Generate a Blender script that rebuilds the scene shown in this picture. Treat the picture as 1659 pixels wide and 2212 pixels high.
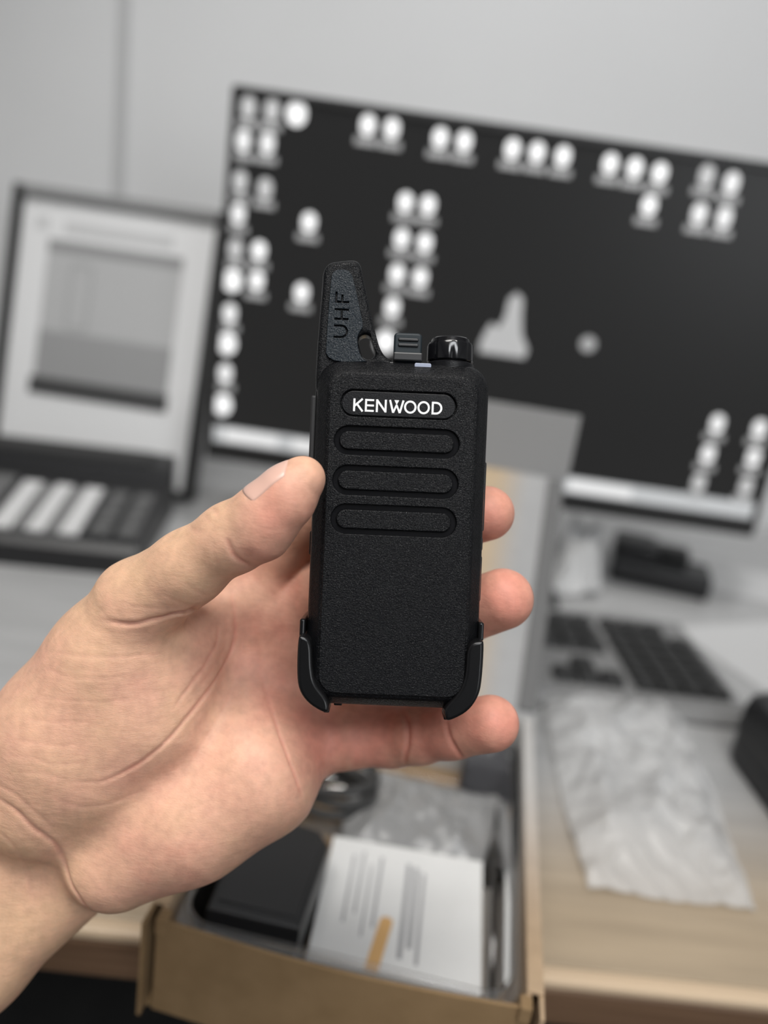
import bpy, bmesh, math, random
import numpy as np
from mathutils import Vector, Matrix, noise

for o in list(bpy.data.objects):
    bpy.data.objects.remove(o)
sc = bpy.context.scene
COL = sc.collection
random.seed(4)

# ------------------------------------------------------------------ camera
FPX = 1750.0                       # focal length in pixels of the 1659 x 2212 frame
DESK = 0.74                        # height of the desk top above the floor
pit, rol = math.radians(17.85), math.radians(8.3)
F = np.array([0, math.cos(pit), -math.sin(pit)])
U0 = np.array([0, math.sin(pit), math.cos(pit)])
R0 = np.array([1.0, 0, 0])
CX = math.cos(rol) * R0 + math.sin(rol) * U0
CY = -math.sin(rol) * R0 + math.cos(rol) * U0
CP = np.array([0, 0, DESK + 0.30])
cam = bpy.data.cameras.new('camera')
cam.sensor_fit = 'VERTICAL'
cam.sensor_height = 36.0
cam.lens = FPX / 2212 * 36.0
cam.clip_start = 0.01
cam.dof.use_dof = True
cam.dof.focus_distance = 0.214
cam.dof.aperture_fstop = 5.0
camo = bpy.data.objects.new('camera', cam)
COL.objects.link(camo)
M = Matrix.Identity(4)
for i in range(3):
    M[i][0], M[i][1], M[i][2], M[i][3] = CX[i], CY[i], -F[i], CP[i]
camo.matrix_world = M
sc.camera = camo

# ------------------------------------------------------------------ world, lights, exposure
w = bpy.data.worlds.new('world')
sc.world = w
w.use_nodes = True
w.node_tree.nodes['Background'].inputs[0].default_value = (0.55, 0.56, 0.58, 1)
w.node_tree.nodes['Background'].inputs[1].default_value = 0.1
vs = sc.view_settings
vs.view_transform = 'Standard'
vs.look = 'None'
vs.exposure = -0.04
vs.gamma = 1.0
vs.use_curve_mapping = False


def area_light(name, loc, target, size, sizey, power, col):
    l = bpy.data.lights.new(name, 'AREA')
    l.shape = 'RECTANGLE'
    l.size, l.size_y, l.energy, l.color = size, sizey, power, col
    o = bpy.data.objects.new(name, l)
    COL.objects.link(o)
    o.location = loc
    o.rotation_euler = (Vector(target) - Vector(loc)).to_track_quat('-Z', 'Y').to_euler()
    return o


area_light('ceiling_panel_light', (-0.25, -0.35, 2.62), (-0.25, -0.35, 0), 1.2, 0.6, 15, (1.0, 0.97, 0.93)).data.spread = math.radians(110)
area_light('ceiling_panel_light', (0.35, -1.45, 2.62), (0.35, -1.45, 0), 1.2, 0.6, 31, (0.94, 0.97, 1.0))
area_light('window_fill_light', (1.45, -2.54, 1.55), (0.0, 0.2, 0.95), 1.0, 0.9, 20, (0.94, 0.97, 1.0))  # added frontal fill for the hand and radio, at the added window
sp = bpy.data.lights.new('added_wall_spot', 'SPOT')  # added spot without a fixture, pools light mid-wall so the edges fall off
sp.energy = 64
sp.spot_size = math.radians(58)
sp.spot_blend = 1.0
sp.shadow_soft_size = 0.06
spo = bpy.data.objects.new('added_wall_spot', sp)
COL.objects.link(spo)
spo.location = (0.10, 0.30, 2.58)
spo.rotation_euler = (Vector((0.06, 1.12, 1.30)) - Vector(spo.location)).to_track_quat('-Z', 'Y').to_euler()


# ------------------------------------------------------------------ helpers
def ray(u, v):
    return CX * (u - 829.5) / FPX - CY * (v - 1106) / FPX + F


def on_z(u, v, z):                  # a spot of the photograph on the horizontal plane z above the desk
    d = ray(u, v)
    return Vector(CP + d * ((DESK + z - CP[2]) / d[2]))


def on_y(u, v, y):                  # ... on the vertical plane at distance y
    d = ray(u, v)
    return Vector(CP + d * (y / d[1]))


def tag(o, label=None, cat=None, group=None, kind=None):
    if label: o['label'] = label
    if cat: o['category'] = cat
    if group: o['group'] = group
    if kind: o['kind'] = kind
    return o


def empty(name, loc=(0, 0, 0), rz=0.0):
    o = bpy.data.objects.new(name, None)
    o.empty_display_size = 0.01
    COL.objects.link(o)
    o.location = loc
    o.rotation_euler = (0, 0, rz)
    return o


def link_mesh(name, me, m, parent=None, smooth=False):
    if m is not None and not me.materials:
        me.materials.append(m)
    o = bpy.data.objects.new(name, me)
    COL.objects.link(o)
    if parent is not None:
        o.parent = parent
    if smooth:
        me.polygons.foreach_set('use_smooth', [True] * len(me.polygons))
    return o


def py_mesh(name, verts, faces, m, parent=None, smooth=False):
    me = bpy.data.meshes.new(name)
    me.from_pydata([tuple(v) for v in verts], [], faces)
    bm = bmesh.new(); bm.from_mesh(me)
    bmesh.ops.recalc_face_normals(bm, faces=bm.faces)
    bm.to_mesh(me); bm.free()
    me.update()
    return link_mesh(name, me, m, parent, smooth)


def box(name, lo, hi, m, parent=None, bev=0.0, seg=2):
    bm = bmesh.new()
    bmesh.ops.create_cube(bm, size=1)
    for v in bm.verts:
        v.co = Vector([lo[i] + (v.co[i] + 0.5) * (hi[i] - lo[i]) for i in range(3)])
    if bev:
        bmesh.ops.bevel(bm, geom=bm.edges[:], offset=bev, segments=seg, affect='EDGES', profile=0.5)
    me = bpy.data.meshes.new(name)
    bm.to_mesh(me); bm.free()
    return link_mesh(name, me, m, parent, smooth=False)


def rrect(hw, hh, r, cx=0.0, cy=0.0, n=8):
    pts = []
    for (sx, sy, a0) in ((1, 1, 0), (-1, 1, 90), (-1, -1, 180), (1, -1, 270)):
        for k in range(n + 1):
            a = math.radians(a0 + 90 * k / n)
            pts.append((cx + sx * (hw - r) + r * math.cos(a), cy + sy * (hh - r) + r * math.sin(a)))
    return pts


def loft(name, rings, m, parent=None, smooth=True, cap0=True, cap1=True, sharp=30, closed=True):
    n = len(rings[0])
    vs_, fs = [], []
    for r in rings:
        vs_ += [tuple(p) for p in r]
    for i in range(len(rings) - 1):
        for k in range(n if closed else n - 1):
            a, b = i * n + k, i * n + (k + 1) % n
            fs.append((a, b, b + n, a + n))
    if cap0: fs.append(tuple(range(n))[::-1])
    if cap1: fs.append(tuple(range((len(rings) - 1) * n, len(rings) * n)))
    o = py_mesh(name, vs_, fs, m, parent)
    if smooth:
        o.data.polygons.foreach_set('use_smooth', [True] * len(o.data.polygons))
        o.data.set_sharp_from_angle(angle=math.radians(sharp))
    return o


def ring3(pts, z):
    return [(x, y, z) for x, y in pts]


def plate(name, outlines, z0, z1, bev, m, parent=None, scale=0.001, res=3):
    """a flat plate with holes: first outline is the rim, the others cut through it"""
    cu = bpy.data.curves.new(name, 'CURVE')
    cu.dimensions = '2D'
    cu.fill_mode = 'BOTH'
    cu.extrude = (z1 - z0) / 2 - bev
    cu.bevel_depth = bev
    cu.bevel_resolution = res
    cu.offset = -bev
    for pts in outlines:
        s = cu.splines.new('POLY')
        s.points.add(len(pts) - 1)
        for q, (x, y) in zip(s.points, pts):
            q.co = (x, y, 0, 1)
        s.use_cyclic_u = True
    tmp = bpy.data.objects.new(name + '_outline', cu)
    COL.objects.link(tmp)
    dg = bpy.context.evaluated_depsgraph_get()
    me = bpy.data.meshes.new_from_object(tmp.evaluated_get(dg))
    bpy.data.objects.remove(tmp)
    bpy.data.curves.remove(cu)
    for v in me.vertices:
        v.co = Vector((v.co.x, v.co.y, v.co.z + (z0 + z1) / 2)) * scale
    me.materials.clear()
    me.name = name
    o = link_mesh(name, me, m, parent, smooth=True)
    me.set_sharp_from_angle(angle=math.radians(40))
    return o


def tube(name, pts, rad, m, parent=None, n=10):
    pts = [Vector(p) for p in pts]
    rings = []
    for i, p in enumerate(pts):
        t = (pts[min(i + 1, len(pts) - 1)] - pts[max(i - 1, 0)]).normalized()
        a = t.cross(Vector((0.13, 0.2, 1))).normalized()
        b = t.cross(a)
        r = rad[i] if isinstance(rad, (list, tuple)) else rad
        rings.append([p + (a * math.cos(2 * math.pi * k / n) + b * math.sin(2 * math.pi * k / n)) * r for k in range(n)])
    return loft(name, rings, m, parent)


# ------------------------------------------------------------------ materials
def mat(name, col=(0.5, 0.5, 0.5), rough=0.5, metal=0.0, spec=0.5, emit=None, estr=0.0):
    m = bpy.data.materials.new(name)
    m.use_nodes = True
    b = m.node_tree.nodes['Principled BSDF']
    b.inputs['Base Color'].default_value = (*col, 1)
    b.inputs['Roughness'].default_value = rough
    b.inputs['Metallic'].default_value = metal
    b.inputs['Specular IOR Level'].default_value = spec
    if emit:
        b.inputs['Emission Color'].default_value = (*emit, 1)
        b.inputs['Emission Strength'].default_value = estr
    return m


def nd(m, t, **kw):
    n = m.node_tree.nodes.new(t)
    for k, v in kw.items():
        setattr(n, k, v)
    return n


def lk(m, a, b):
    m.node_tree.links.new(a, b)


def add_noise(m, scale, c0, c1, detail=4, stretch=(1, 1, 1), bump=0.0, bscale=None, bdist=0.0005, lo=0.3, hi=0.7, coord='Object'):
    b = m.node_tree.nodes['Principled BSDF']
    tc = nd(m, 'ShaderNodeTexCoord'); mp = nd(m, 'ShaderNodeMapping')
    mp.inputs['Scale'].default_value = stretch
    lk(m, tc.outputs[coord], mp.inputs['Vector'])
    nz = nd(m, 'ShaderNodeTexNoise')
    nz.inputs['Scale'].default_value = scale
    nz.inputs['Detail'].default_value = detail
    lk(m, mp.outputs[0], nz.inputs['Vector'])
    cr = nd(m, 'ShaderNodeValToRGB')
    cr.color_ramp.elements[0].position = lo
    cr.color_ramp.elements[1].position = hi
    cr.color_ramp.elements[0].color = (*c0, 1)
    cr.color_ramp.elements[1].color = (*c1, 1)
    lk(m, nz.outputs['Fac'], cr.inputs[0])
    lk(m, cr.outputs[0], b.inputs['Base Color'])
    if bump:
        n2 = nd(m, 'ShaderNodeTexNoise')
        n2.inputs['Scale'].default_value = bscale or scale
        n2.inputs['Detail'].default_value = 2
        lk(m, mp.outputs[0], n2.inputs['Vector'])
        bp = nd(m, 'ShaderNodeBump')
        bp.inputs['Strength'].default_value = bump
        bp.inputs['Distance'].default_value = bdist
        lk(m, n2.outputs['Fac'], bp.inputs['Height'])
        lk(m, bp.outputs[0], b.inputs['Normal'])
    return m


def gradient_wood(m, axis, p0, p1, near, far, grain=0.12, gscale=(3, 40, 40)):
    """tan veneer that passes into a greyer veneer along one axis, with grain"""
    b = m.node_tree.nodes['Principled BSDF']
    tc = nd(m, 'ShaderNodeTexCoord')
    sx = nd(m, 'ShaderNodeSeparateXYZ')
    lk(m, tc.outputs['Object'], sx.inputs[0])
    mr = nd(m, 'ShaderNodeMapRange', interpolation_type='SMOOTHSTEP')
    mr.inputs['From Min'].default_value = p0
    mr.inputs['From Max'].default_value = p1
    lk(m, sx.outputs[axis], mr.inputs['Value'])
    mp = nd(m, 'ShaderNodeMapping')
    mp.inputs['Scale'].default_value = gscale
    lk(m, tc.outputs['Object'], mp.inputs['Vector'])
    nz = nd(m, 'ShaderNodeTexNoise')
    nz.inputs['Scale'].default_value = 4
    nz.inputs['Detail'].default_value = 5
    lk(m, mp.outputs[0], nz.inputs['Vector'])
    mx = nd(m, 'ShaderNodeMix', data_type='RGBA')
    mx.inputs[6].default_value = (*near, 1)
    mx.inputs[7].default_value = (*far, 1)
    lk(m, mr.outputs[0], mx.inputs[0])
    mg = nd(m, 'ShaderNodeMapRange')
    mg.inputs['From Min'].default_value = 0.3
    mg.inputs['From Max'].default_value = 0.7
    mg.inputs['To Min'].default_value = 1 - grain
    mg.inputs['To Max'].default_value = 1 + grain
    lk(m, nz.outputs['Fac'], mg.inputs['Value'])
    ml = nd(m, 'ShaderNodeVectorMath', operation='SCALE')
    lk(m, mx.outputs[2], ml.inputs[0])
    lk(m, mg.outputs[0], ml.inputs['Scale'])
    lk(m, ml.outputs[0], b.inputs['Base Color'])
    return m


def grain_plastic(name, col, rough, scale=2300, strength=0.5, dist=0.00012, spec=0.5):
    m = mat(name, col, rough, spec=spec)
    b = m.node_tree.nodes['Principled BSDF']
    tc = nd(m, 'ShaderNodeTexCoord')
    nz = nd(m, 'ShaderNodeTexNoise')
    nz.inputs['Scale'].default_value = scale
    nz.inputs['Detail'].default_value = 2.5
    nz.inputs['Roughness'].default_value = 0.6
    nz.inputs['Distortion'].default_value = 0.6
    lk(m, tc.outputs['Object'], nz.inputs['Vector'])
    bp = nd(m, 'ShaderNodeBump')
    bp.inputs['Strength'].default_value = strength
    bp.inputs['Distance'].default_value = dist
    lk(m, nz.outputs['Fac'], bp.inputs['Height'])
    lk(m, bp.outputs[0], b.inputs['Normal'])
    return m


def film(name, tint, opacity, rough=0.12):
    """thin clear plastic: mostly transparent, a little milky, with a gloss"""
    m = bpy.data.materials.new(name)
    m.use_nodes = True
    nt = m.node_tree
    nt.nodes.clear()
    out = nd(m, 'ShaderNodeOutputMaterial')
    tr = nd(m, 'ShaderNodeBsdfTransparent')
    tr.inputs[0].default_value = (0.97, 0.97, 0.97, 1)
    df = nd(m, 'ShaderNodeBsdfDiffuse'); df.inputs[0].default_value = (*tint, 1)
    gl = nd(m, 'ShaderNodeBsdfGlossy'); gl.inputs['Roughness'].default_value = rough
    fr = nd(m, 'ShaderNodeFresnel'); fr.inputs['IOR'].default_value = 1.28
    mx = nd(m, 'ShaderNodeMixShader'); mx.inputs[0].default_value = opacity
    m2 = nd(m, 'ShaderNodeMixShader')
    lk(m, tr.outputs[0], mx.inputs[1]); lk(m, df.outputs[0], mx.inputs[2])
    lk(m, fr.outputs[0], m2.inputs[0])
    lk(m, mx.outputs[0], m2.inputs[1]); lk(m, gl.outputs[0], m2.inputs[2])
    lk(m, m2.outputs[0], out.inputs[0])
    return m


WALL = add_noise(mat('wall_paint', rough=0.85), 3, (0.60, 0.60, 0.60), (0.64, 0.64, 0.64), bump=0.1, bscale=300)
FLOOR = add_noise(mat('dark_floor', rough=0.7), 12, (0.010, 0.010, 0.010), (0.022, 0.021, 0.020))
CEIL = mat('ceiling_paint', (0.7, 0.7, 0.7), 0.9)
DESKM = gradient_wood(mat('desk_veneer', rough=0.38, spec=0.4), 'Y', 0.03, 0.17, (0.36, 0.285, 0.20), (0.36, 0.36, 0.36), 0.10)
DESKEDGE = add_noise(mat('desk_edge_band', rough=0.45), 6, (0.11, 0.062, 0.035), (0.16, 0.095, 0.056), stretch=(2, 12, 60))
LIP = mat('desk_lip', (0.55, 0.42, 0.29), 0.4)
BLACKP = mat('black_plastic', (0.012, 0.012, 0.013), 0.42)
BEZEL = mat('bezel_plastic', (0.010, 0.010, 0.010), 0.45)
SCREEN = mat('lit_screen', (0.008, 0.008, 0.008), 0.32, spec=0.18, emit=(1, 1, 1), estr=0.014)
ICON = mat('lit_icon', (0.3, 0.3, 0.3), 0.4, emit=(1, 1, 1), estr=0.95)
ICOND = mat('lit_icon_dim', (0.2, 0.2, 0.2), 0.4, emit=(1, 1, 1), estr=0.45)
ICONL = mat('lit_icon_caption', (0.2, 0.2, 0.2), 0.4, emit=(1, 1, 1), estr=0.24)
TASKB = mat('lit_taskbar', (0.2, 0.2, 0.2), 0.4, emit=(0.95, 0.98, 1.0), estr=0.42)
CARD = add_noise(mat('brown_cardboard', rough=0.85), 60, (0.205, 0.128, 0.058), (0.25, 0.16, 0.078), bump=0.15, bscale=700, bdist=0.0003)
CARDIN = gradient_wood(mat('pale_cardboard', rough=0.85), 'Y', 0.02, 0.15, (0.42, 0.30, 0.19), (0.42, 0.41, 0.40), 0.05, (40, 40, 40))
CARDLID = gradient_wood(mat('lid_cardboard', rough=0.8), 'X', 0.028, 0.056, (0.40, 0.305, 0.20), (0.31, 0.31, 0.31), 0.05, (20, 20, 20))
PAPER = add_noise(mat('white_paper', rough=0.7), 30, (0.66, 0.66, 0.65), (0.72, 0.72, 0.71))
INK = mat('grey_print', (0.32, 0.32, 0.33), 0.8)
ORANGE = mat('orange_print', (0.62, 0.37, 0.15), 0.6)
CLEAR = film('clear_tray_plastic', (0.75, 0.76, 0.76), 0.025, 0.08)
BAGM = film('crinkled_bag_film', (0.80, 0.80, 0.80), 0.42, 0.22)
GREYM = mat('mid_grey_plastic', (0.20, 0.20, 0.20), 0.5)
KEYM = mat('dark_key_plastic', (0.022, 0.022, 0.022), 0.5)
PALE = mat('pale_strip_paper', (0.55, 0.55, 0.55), 0.6)
CHARCOAL = mat('charcoal_plastic', (0.035, 0.035, 0.035), 0.5)
LAMPW = mat('lamp_housing', (0.75, 0.75, 0.75), 0.4)
LAMPE = mat('lamp_diffuser', (0.8, 0.8, 0.8), 0.4, emit=(1.0, 0.98, 0.95), estr=2.5)

# ------------------------------------------------------------------ the room
def struct(o):
    o['kind'] = 'structure'
    return o


XL, XR, YF, YB, ZC = -2.2, 2.2, -2.6, 1.12, 2.70
struct(box('floor', (XL, YF, -0.05), (XR, YB, 0), FLOOR))
struct(box('ceiling', (XL, YF, ZC), (XR, YB, ZC + 0.05), CEIL))
struct(box('wall_back', (XL, YB, 0), (XR, YB + 0.08, ZC), WALL))
struct(box('wall_left', (XL - 0.08, YF, 0), (XL, YB, ZC), WALL))
struct(box('wall_right', (XR, YF, 0), (XR + 0.08, YB, ZC), WALL))
struct(box('wall_front', (XL, YF - 0.08, 0), (XR, YF, ZC), mat('dark_wall_paint', (0.10, 0.10, 0.10), 0.8)))
cx_ = on_y(268, 150, YB).x
struct(box('trim_1', (cx_ - 0.006, YB - 0.009, 0.0), (cx_ + 0.006, YB - 0.0005, ZC - 0.002), mat('conduit_paint', (0.47, 0.47, 0.47), 0.6), bev=0.002))

win = struct(empty('fill_window_1', (1.45, YF, 1.55)))  # unseen window with a glowing pane, added for soft frontal fill
plate('fill_window_frame', [rrect(0.56, 0.51, 0.01), rrect(0.50, 0.45, 0.005)], 0.0, 0.045, 0.004, mat('fill_window_frame_paint', (0.7, 0.7, 0.7), 0.5), win, scale=1.0).rotation_euler = (-math.pi / 2, 0, 0)
pane = box('fill_window_pane', (-0.50, 0.004, -0.45), (0.50, 0.012, 0.45), mat('glowing_fill_pane', (0.3, 0.3, 0.3), 0.3, emit=(0.94, 0.97, 1.0), estr=1.5), win)
box('fill_window_mullion', (-0.02, 0.012, -0.45), (0.02, 0.035, 0.45), mat('fill_window_mullion_paint', (0.7, 0.7, 0.7), 0.5), win)


def ceiling_lamp(x, y, sx, sy, label):
    t = tag(empty('ceiling_light', (x, y, ZC)), label, 'ceiling light')
    plate('frame', [rrect(sx / 2 + 0.03, sy / 2 + 0.03, 0.01), rrect(sx / 2, sy / 2, 0.005)], -0.05, -0.002, 0.002, LAMPW, t, scale=1.0)
    box('diffuser', (-sx / 2, -sy / 2, -0.03), (sx / 2, sy / 2, -0.022), LAMPE, t)
    return t


ceiling_lamp(-0.25, -0.35, 1.2, 0.6, 'wide rectangular ceiling light panel directly above the desk edge')
ceiling_lamp(0.35, -1.45, 1.2, 0.6, 'rectangular ceiling light panel further back behind the camera')

# ------------------------------------------------------------------ desk
ang = math.radians(2.6)
desk = tag(empty('desk', (0.0, 0.286, 0), ang), 'light wood-topped office desk with a brown front edge', 'desk')
DM = Matrix.Translation((0.0, 0.286, 0)) @ Matrix.Rotation(ang, 4, 'Z')
box('desk_top', (-1.0, 0.004, DESK - 0.026), (1.15, 0.78, DESK), DESKM, desk, 0.0015)
box('edge_band', (-1.0, -0.004, DESK - 0.027), (1.15, 0.0045, DESK - 0.0055), DESKEDGE, desk, 0.002)
box('edge_lip', (-1.0, -0.004, DESK - 0.0065), (1.15, 0.0045, DESK - 0.0002), LIP, desk, 0.002)
for x in (-0.95, 1.06):
    box('side_panel', (x, 0.06, 0), (x + 0.03, 0.74, DESK - 0.026), DESKEDGE, desk)
box('modesty_panel', (-0.92, 0.60, 0.25), (1.06, 0.62, DESK - 0.026), CHARCOAL, desk)

# ------------------------------------------------------------------ big monitor
mon = tag(empty('monitor', (0.085, 0.78, DESK)), 'large black monitor filled with white desktop icons', 'monitor')
MX0, MX1, MZ0, MZ1, MY = -0.177, 0.353, 0.088, 0.412, 0.75
ox, oz = mon.location.x, mon.location.z


def ml(x, y, z):                  # world (desk-relative z) -> monitor local
    return (x - 0.085, y - 0.78, z)


yaw = math.radians(-1.6)
box('back_shell', ml(MX0, MY + 0.004, MZ0), ml(MX1, MY + 0.035, MZ1), BEZEL, mon, 0.004)
cxm, czm = (MX0 + MX1) / 2, (MZ0 + MZ1) / 2
bz = plate('bezel', [rrect((MX1 - MX0) / 2, (MZ1 - MZ0) / 2, 0.003), rrect((MX1 - MX0) / 2 - 0.006, (MZ1 - MZ0) / 2 - 0.012, 0.001, 0, 0.005)],
           -0.003, 0.003, 0.0008, BEZEL, mon, scale=1.0)
bz.rotation_euler = (math.pi / 2, 0, 0)
bz.location = ml(cxm, MY, czm)
scr = box('screen', ml(MX0 + 0.005, MY - 0.0005, MZ0 + 0.016), ml(MX1 - 0.005, MY + 0.004, MZ1 - 0.006), SCREEN, mon)
box('stand_neck', ml(0.065, MY + 0.03, 0.012), ml(0.105, MY + 0.055, 0.20), BEZEL, mon, 0.004)
box('stand_foot', ml(-0.005, 0.70, 0.0), ml(0.175, 0.87, 0.012), BEZEL, mon, 0.004)
ys = MY - 0.0012
quad_cache = {}


def screen_patch(name, x, z, w_, h_, m, rr=0.3):
    key = (w_, h_, m.name)
    if key not in quad_cache:
        me = bpy.data.meshes.new(name)
        pts = rrect(w_ / 2, h_ / 2, rr * min(w_, h_), n=4)
        me.from_pydata([(a, 0, b) for a, b in pts] + [(a, 0.0006, b) for a, b in pts], [],
                       [tuple(range(len(pts)))[::-1]] + [(i, (i + 1) % len(pts), len(pts) + (i + 1) % len(pts), len(pts) + i) for i in range(len(pts))])
        me.update()
        me.materials.append(m)
        quad_cache[key] = me
    o = bpy.data.objects.new(name, quad_cache[key])
    COL.objects.link(o)
    o.parent = scr
    o.location = ml(x, ys, z)
    return o


# (u, v, kind): b bright, m medium, d dim ; t = caption under it
icons = [(537, 232, 'd'), (588, 238, 'd'), (641, 246, 'B'), (526, 304, 'm'), (578, 310, 'm'), (519, 392, 'd'), (573, 408, 'd'),
         (515, 462, 'm'), (509, 538, 'd'), (560, 541, 'b'), (502, 606, 'B'), (555, 606, 'b'), (497, 677, 'm'), (491, 742, 'B'),
         (487, 806, 'm'), (481, 874, 'B'), (668, 480, 'b'), (652, 632, 'b'), (795, 270, 'b'), (847, 278, 'b'), (951, 298, 'b'),
         (1003, 306, 'b'), (1107, 322, 'b'), (1160, 329, 'b'), (1216, 338, 'b'), (1318, 354, 'b'), (1371, 363, 'b'), (1425, 374, 'b'),
         (1402, 444, 'b'), (1526, 380, 'd'), (1580, 396, 'm'), (1510, 462, 'm'), (1564, 470, 'm'), (876, 437, 'b'), (925, 443, 'b'),
         (868, 515, 'b'), (918, 524, 'b'), (858, 591, 'b'), (908, 599, 'b'), (848, 663, 'b'), (833, 738, 'B'),
         (1549, 915, 'm'), (1529, 980, 'm'), (1509, 1042, 'd'), (1640, 926, 'm'), (1627, 988, 'm'), (1611, 1050, 'd'),
         (1270, 743, 's')]
ICONM = mat('lit_icon_medium', (0.2, 0.2, 0.2), 0.4, emit=(1, 1, 1), estr=0.8)
for u, v, k in icons:
    q = on_y(u, v, MY)
    z = q.z - DESK
    if k == 's':
        screen_patch('desktop_icon', q.x, z, 0.014, 0.014, ICONL, 0.5)
        continue
    m_, w_, h_ = {'b': (ICON, .0120, .0160), 'B': (ICON, .0165, .0195), 'm': (ICONM, .0120, .0175), 'd': (ICOND, .0120, .0175)}[k]
    screen_patch('desktop_icon', q.x, z, w_, h_, m_, 0.5)
    if k in 'bmd':
        screen_patch('icon_caption', q.x, z - 0.0130, 0.019, 0.006, ICONL, 0.2)
# the cone-shaped pale emblem in the middle of the wallpaper
q = on_y(1096, 705, MY)
pts = [(-.021, -.026), (.020, -.026), (.022, -.018), (.014, -.005), (.011, .010), (.009, .026), (.003, .030), (-.003, .024), (-.004, .008),
       (-.008, -.002), (-.015, .001), (-.019, -.008), (-.022, -.018)]
py_mesh('wallpaper_emblem', [(a, 0, b) for a, b in pts], [tuple(range(len(pts)))], mat('lit_emblem', (.2, .2, .2), .4, emit=(1, 1, 1), estr=.33), scr).location = ml(q.x, ys, q.z - DESK)
# task bar, pale, with a brighter stretch of buttons
screen_patch('taskbar', (MX0 + MX1) / 2, MZ0 + 0.0245, MX1 - MX0 - 0.012, 0.0155, TASKB, 0.02)
for x, w_ in ((-0.135, 0.05), (-0.08, 0.03), (-0.045, 0.03), (0.13, 0.04), (0.20, 0.06)):
    o = screen_patch('taskbar_button', x, MZ0 + 0.0245, w_, 0.0115, mat('lit_taskbar_button', (.3, .3, .3), .4, emit=(1, 1, 1), estr=0.6), 0.1)
    o.location.y -= 0.0007

# ------------------------------------------------------------------ tilted framed page behind the console
tilt = math.radians(13)
fb = on_z(440, 1035, 0.012)
fr = tag(empty('picture_frame', (0, 0, 0)), 'tilted white page with a grey picture, in a thin dark frame', 'picture frame')
fr.location = (-0.335, 0.865, DESK + 0.002)
fr.rotation_euler = (-tilt, 0, math.radians(-2.0))
FW, FH = 0.228, 0.318
FRAMED = mat('frame_dark', (0.018, 0.018, 0.018), 0.5)
FRAMEG = mat('frame_grey', (0.20, 0.20, 0.20), 0.5)
box('backing', (-FW / 2 + 0.002, 0.002, 0.003), (FW / 2 - 0.002, 0.016, FH - 0.002), FRAMED, fr, 0.001)
box('left_rail', (-FW / 2 - 0.006, -0.008, 0), (-FW / 2 + 0.006, 0.018, FH), FRAMED, fr, 0.002)
box('right_rail', (FW / 2 - 0.006, -0.008, 0), (FW / 2 + 0.006, 0.018, FH), FRAMED, fr, 0.002)
box('top_rail', (-FW / 2 + 0.006, -0.008, FH - 0.012), (FW / 2 - 0.006, 0.018, FH), FRAMEG, fr, 0.002)
box('bottom_rail', (-FW / 2 + 0.006, -0.008, 0), (FW / 2 - 0.006, 0.018, 0.010), FRAMED, fr, 0.002)
pg = box('page', (-FW / 2 + 0.005, -0.001, 0.008), (FW / 2 - 0.005, 0.003, FH - 0.010), mat('page_white', (0.66, 0.66, 0.66), 0.5), fr)
TXT = mat('page_print', (0.50, 0.50, 0.50), 0.6)
box('header_print', (-0.060, -0.0016, 0.272), (0.062, -0.0010, 0.286), TXT, pg)
box('header_mark', (-0.092, -0.0016, 0.273), (-0.078, -0.0010, 0.287), TXT, pg, 0.0002)
box('photo_panel', (-0.076, -0.0016, 0.112), (0.076, -0.0010, 0.262), mat('photo_grey', (0.40, 0.40, 0.40), 0.5), pg)
box('photo_lower', (-0.076, -0.0020, 0.112), (0.076, -0.0015, 0.165), mat('photo_grey_low', (0.27, 0.27, 0.27), 0.5), pg)
box('photo_top_bar', (-0.076, -0.0020, 0.252), (0.076, -0.0015, 0.264), mat('photo_bar', (0.24, 0.24, 0.24), 0.5), pg)
box('photo_bottom_bar', (-0.080, -0.0024, 0.094), (0.078, -0.0010, 0.113), mat('photo_dark_bar', (0.045, 0.045, 0.045), 0.5), pg)
plate('photo_handset', [rrect(0.013, 0.036, 0.006, -0.035, 0.0), rrect(0.010, 0.033, 0.004, -0.035, 0.0)], 0, 0.0006, 0.0001, mat('photo_line', (0.31, 0.31, 0.31), .5), pg, scale=1.0)
po = [c for c in pg.children if c.name.startswith('photo_handset')][0]
po.rotation_euler = (math.pi / 2, 0, 0); po.location = (0, -0.0016, 0.205)

# ------------------------------------------------------------------ black console with pale strips (left)
con = tag(empty('desk_console', (-0.350, 0.72, DESK), math.radians(6)), 'low black desk console with three pale strips on its sloped top', 'console')
CW, CD = 0.27, 0.18
prof = [(-CD / 2, 0.0), (-CD / 2, 0.020), (-CD / 2 + 0.006, 0.026), (CD / 2 - 0.055, 0.046), (CD / 2 - 0.050, 0.062), (CD / 2 - 0.01, 0.066), (CD / 2, 0.058), (CD / 2, 0.0)]
loft('housing', [[(x, a, b) for a, b in prof] for x in (-CW / 2, CW / 2)], BLACKP, con, sharp=25)
sl = math.atan2(0.020, CD - 0.061)


def slope_z(y): return 0.026 + (y + CD / 2 - 0.006) * math.tan(sl)


def on_slope(name, x, y0, y1, w_, th, m):
    o = box(name, (-w_ / 2, 0, -0.001), (w_ / 2, (y1 - y0) / math.cos(sl), th), m, con, 0.0008)
    o.location = (x, y0, slope_z(y0))
    o.rotation_euler = (sl, 0, 0)
    return o


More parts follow.
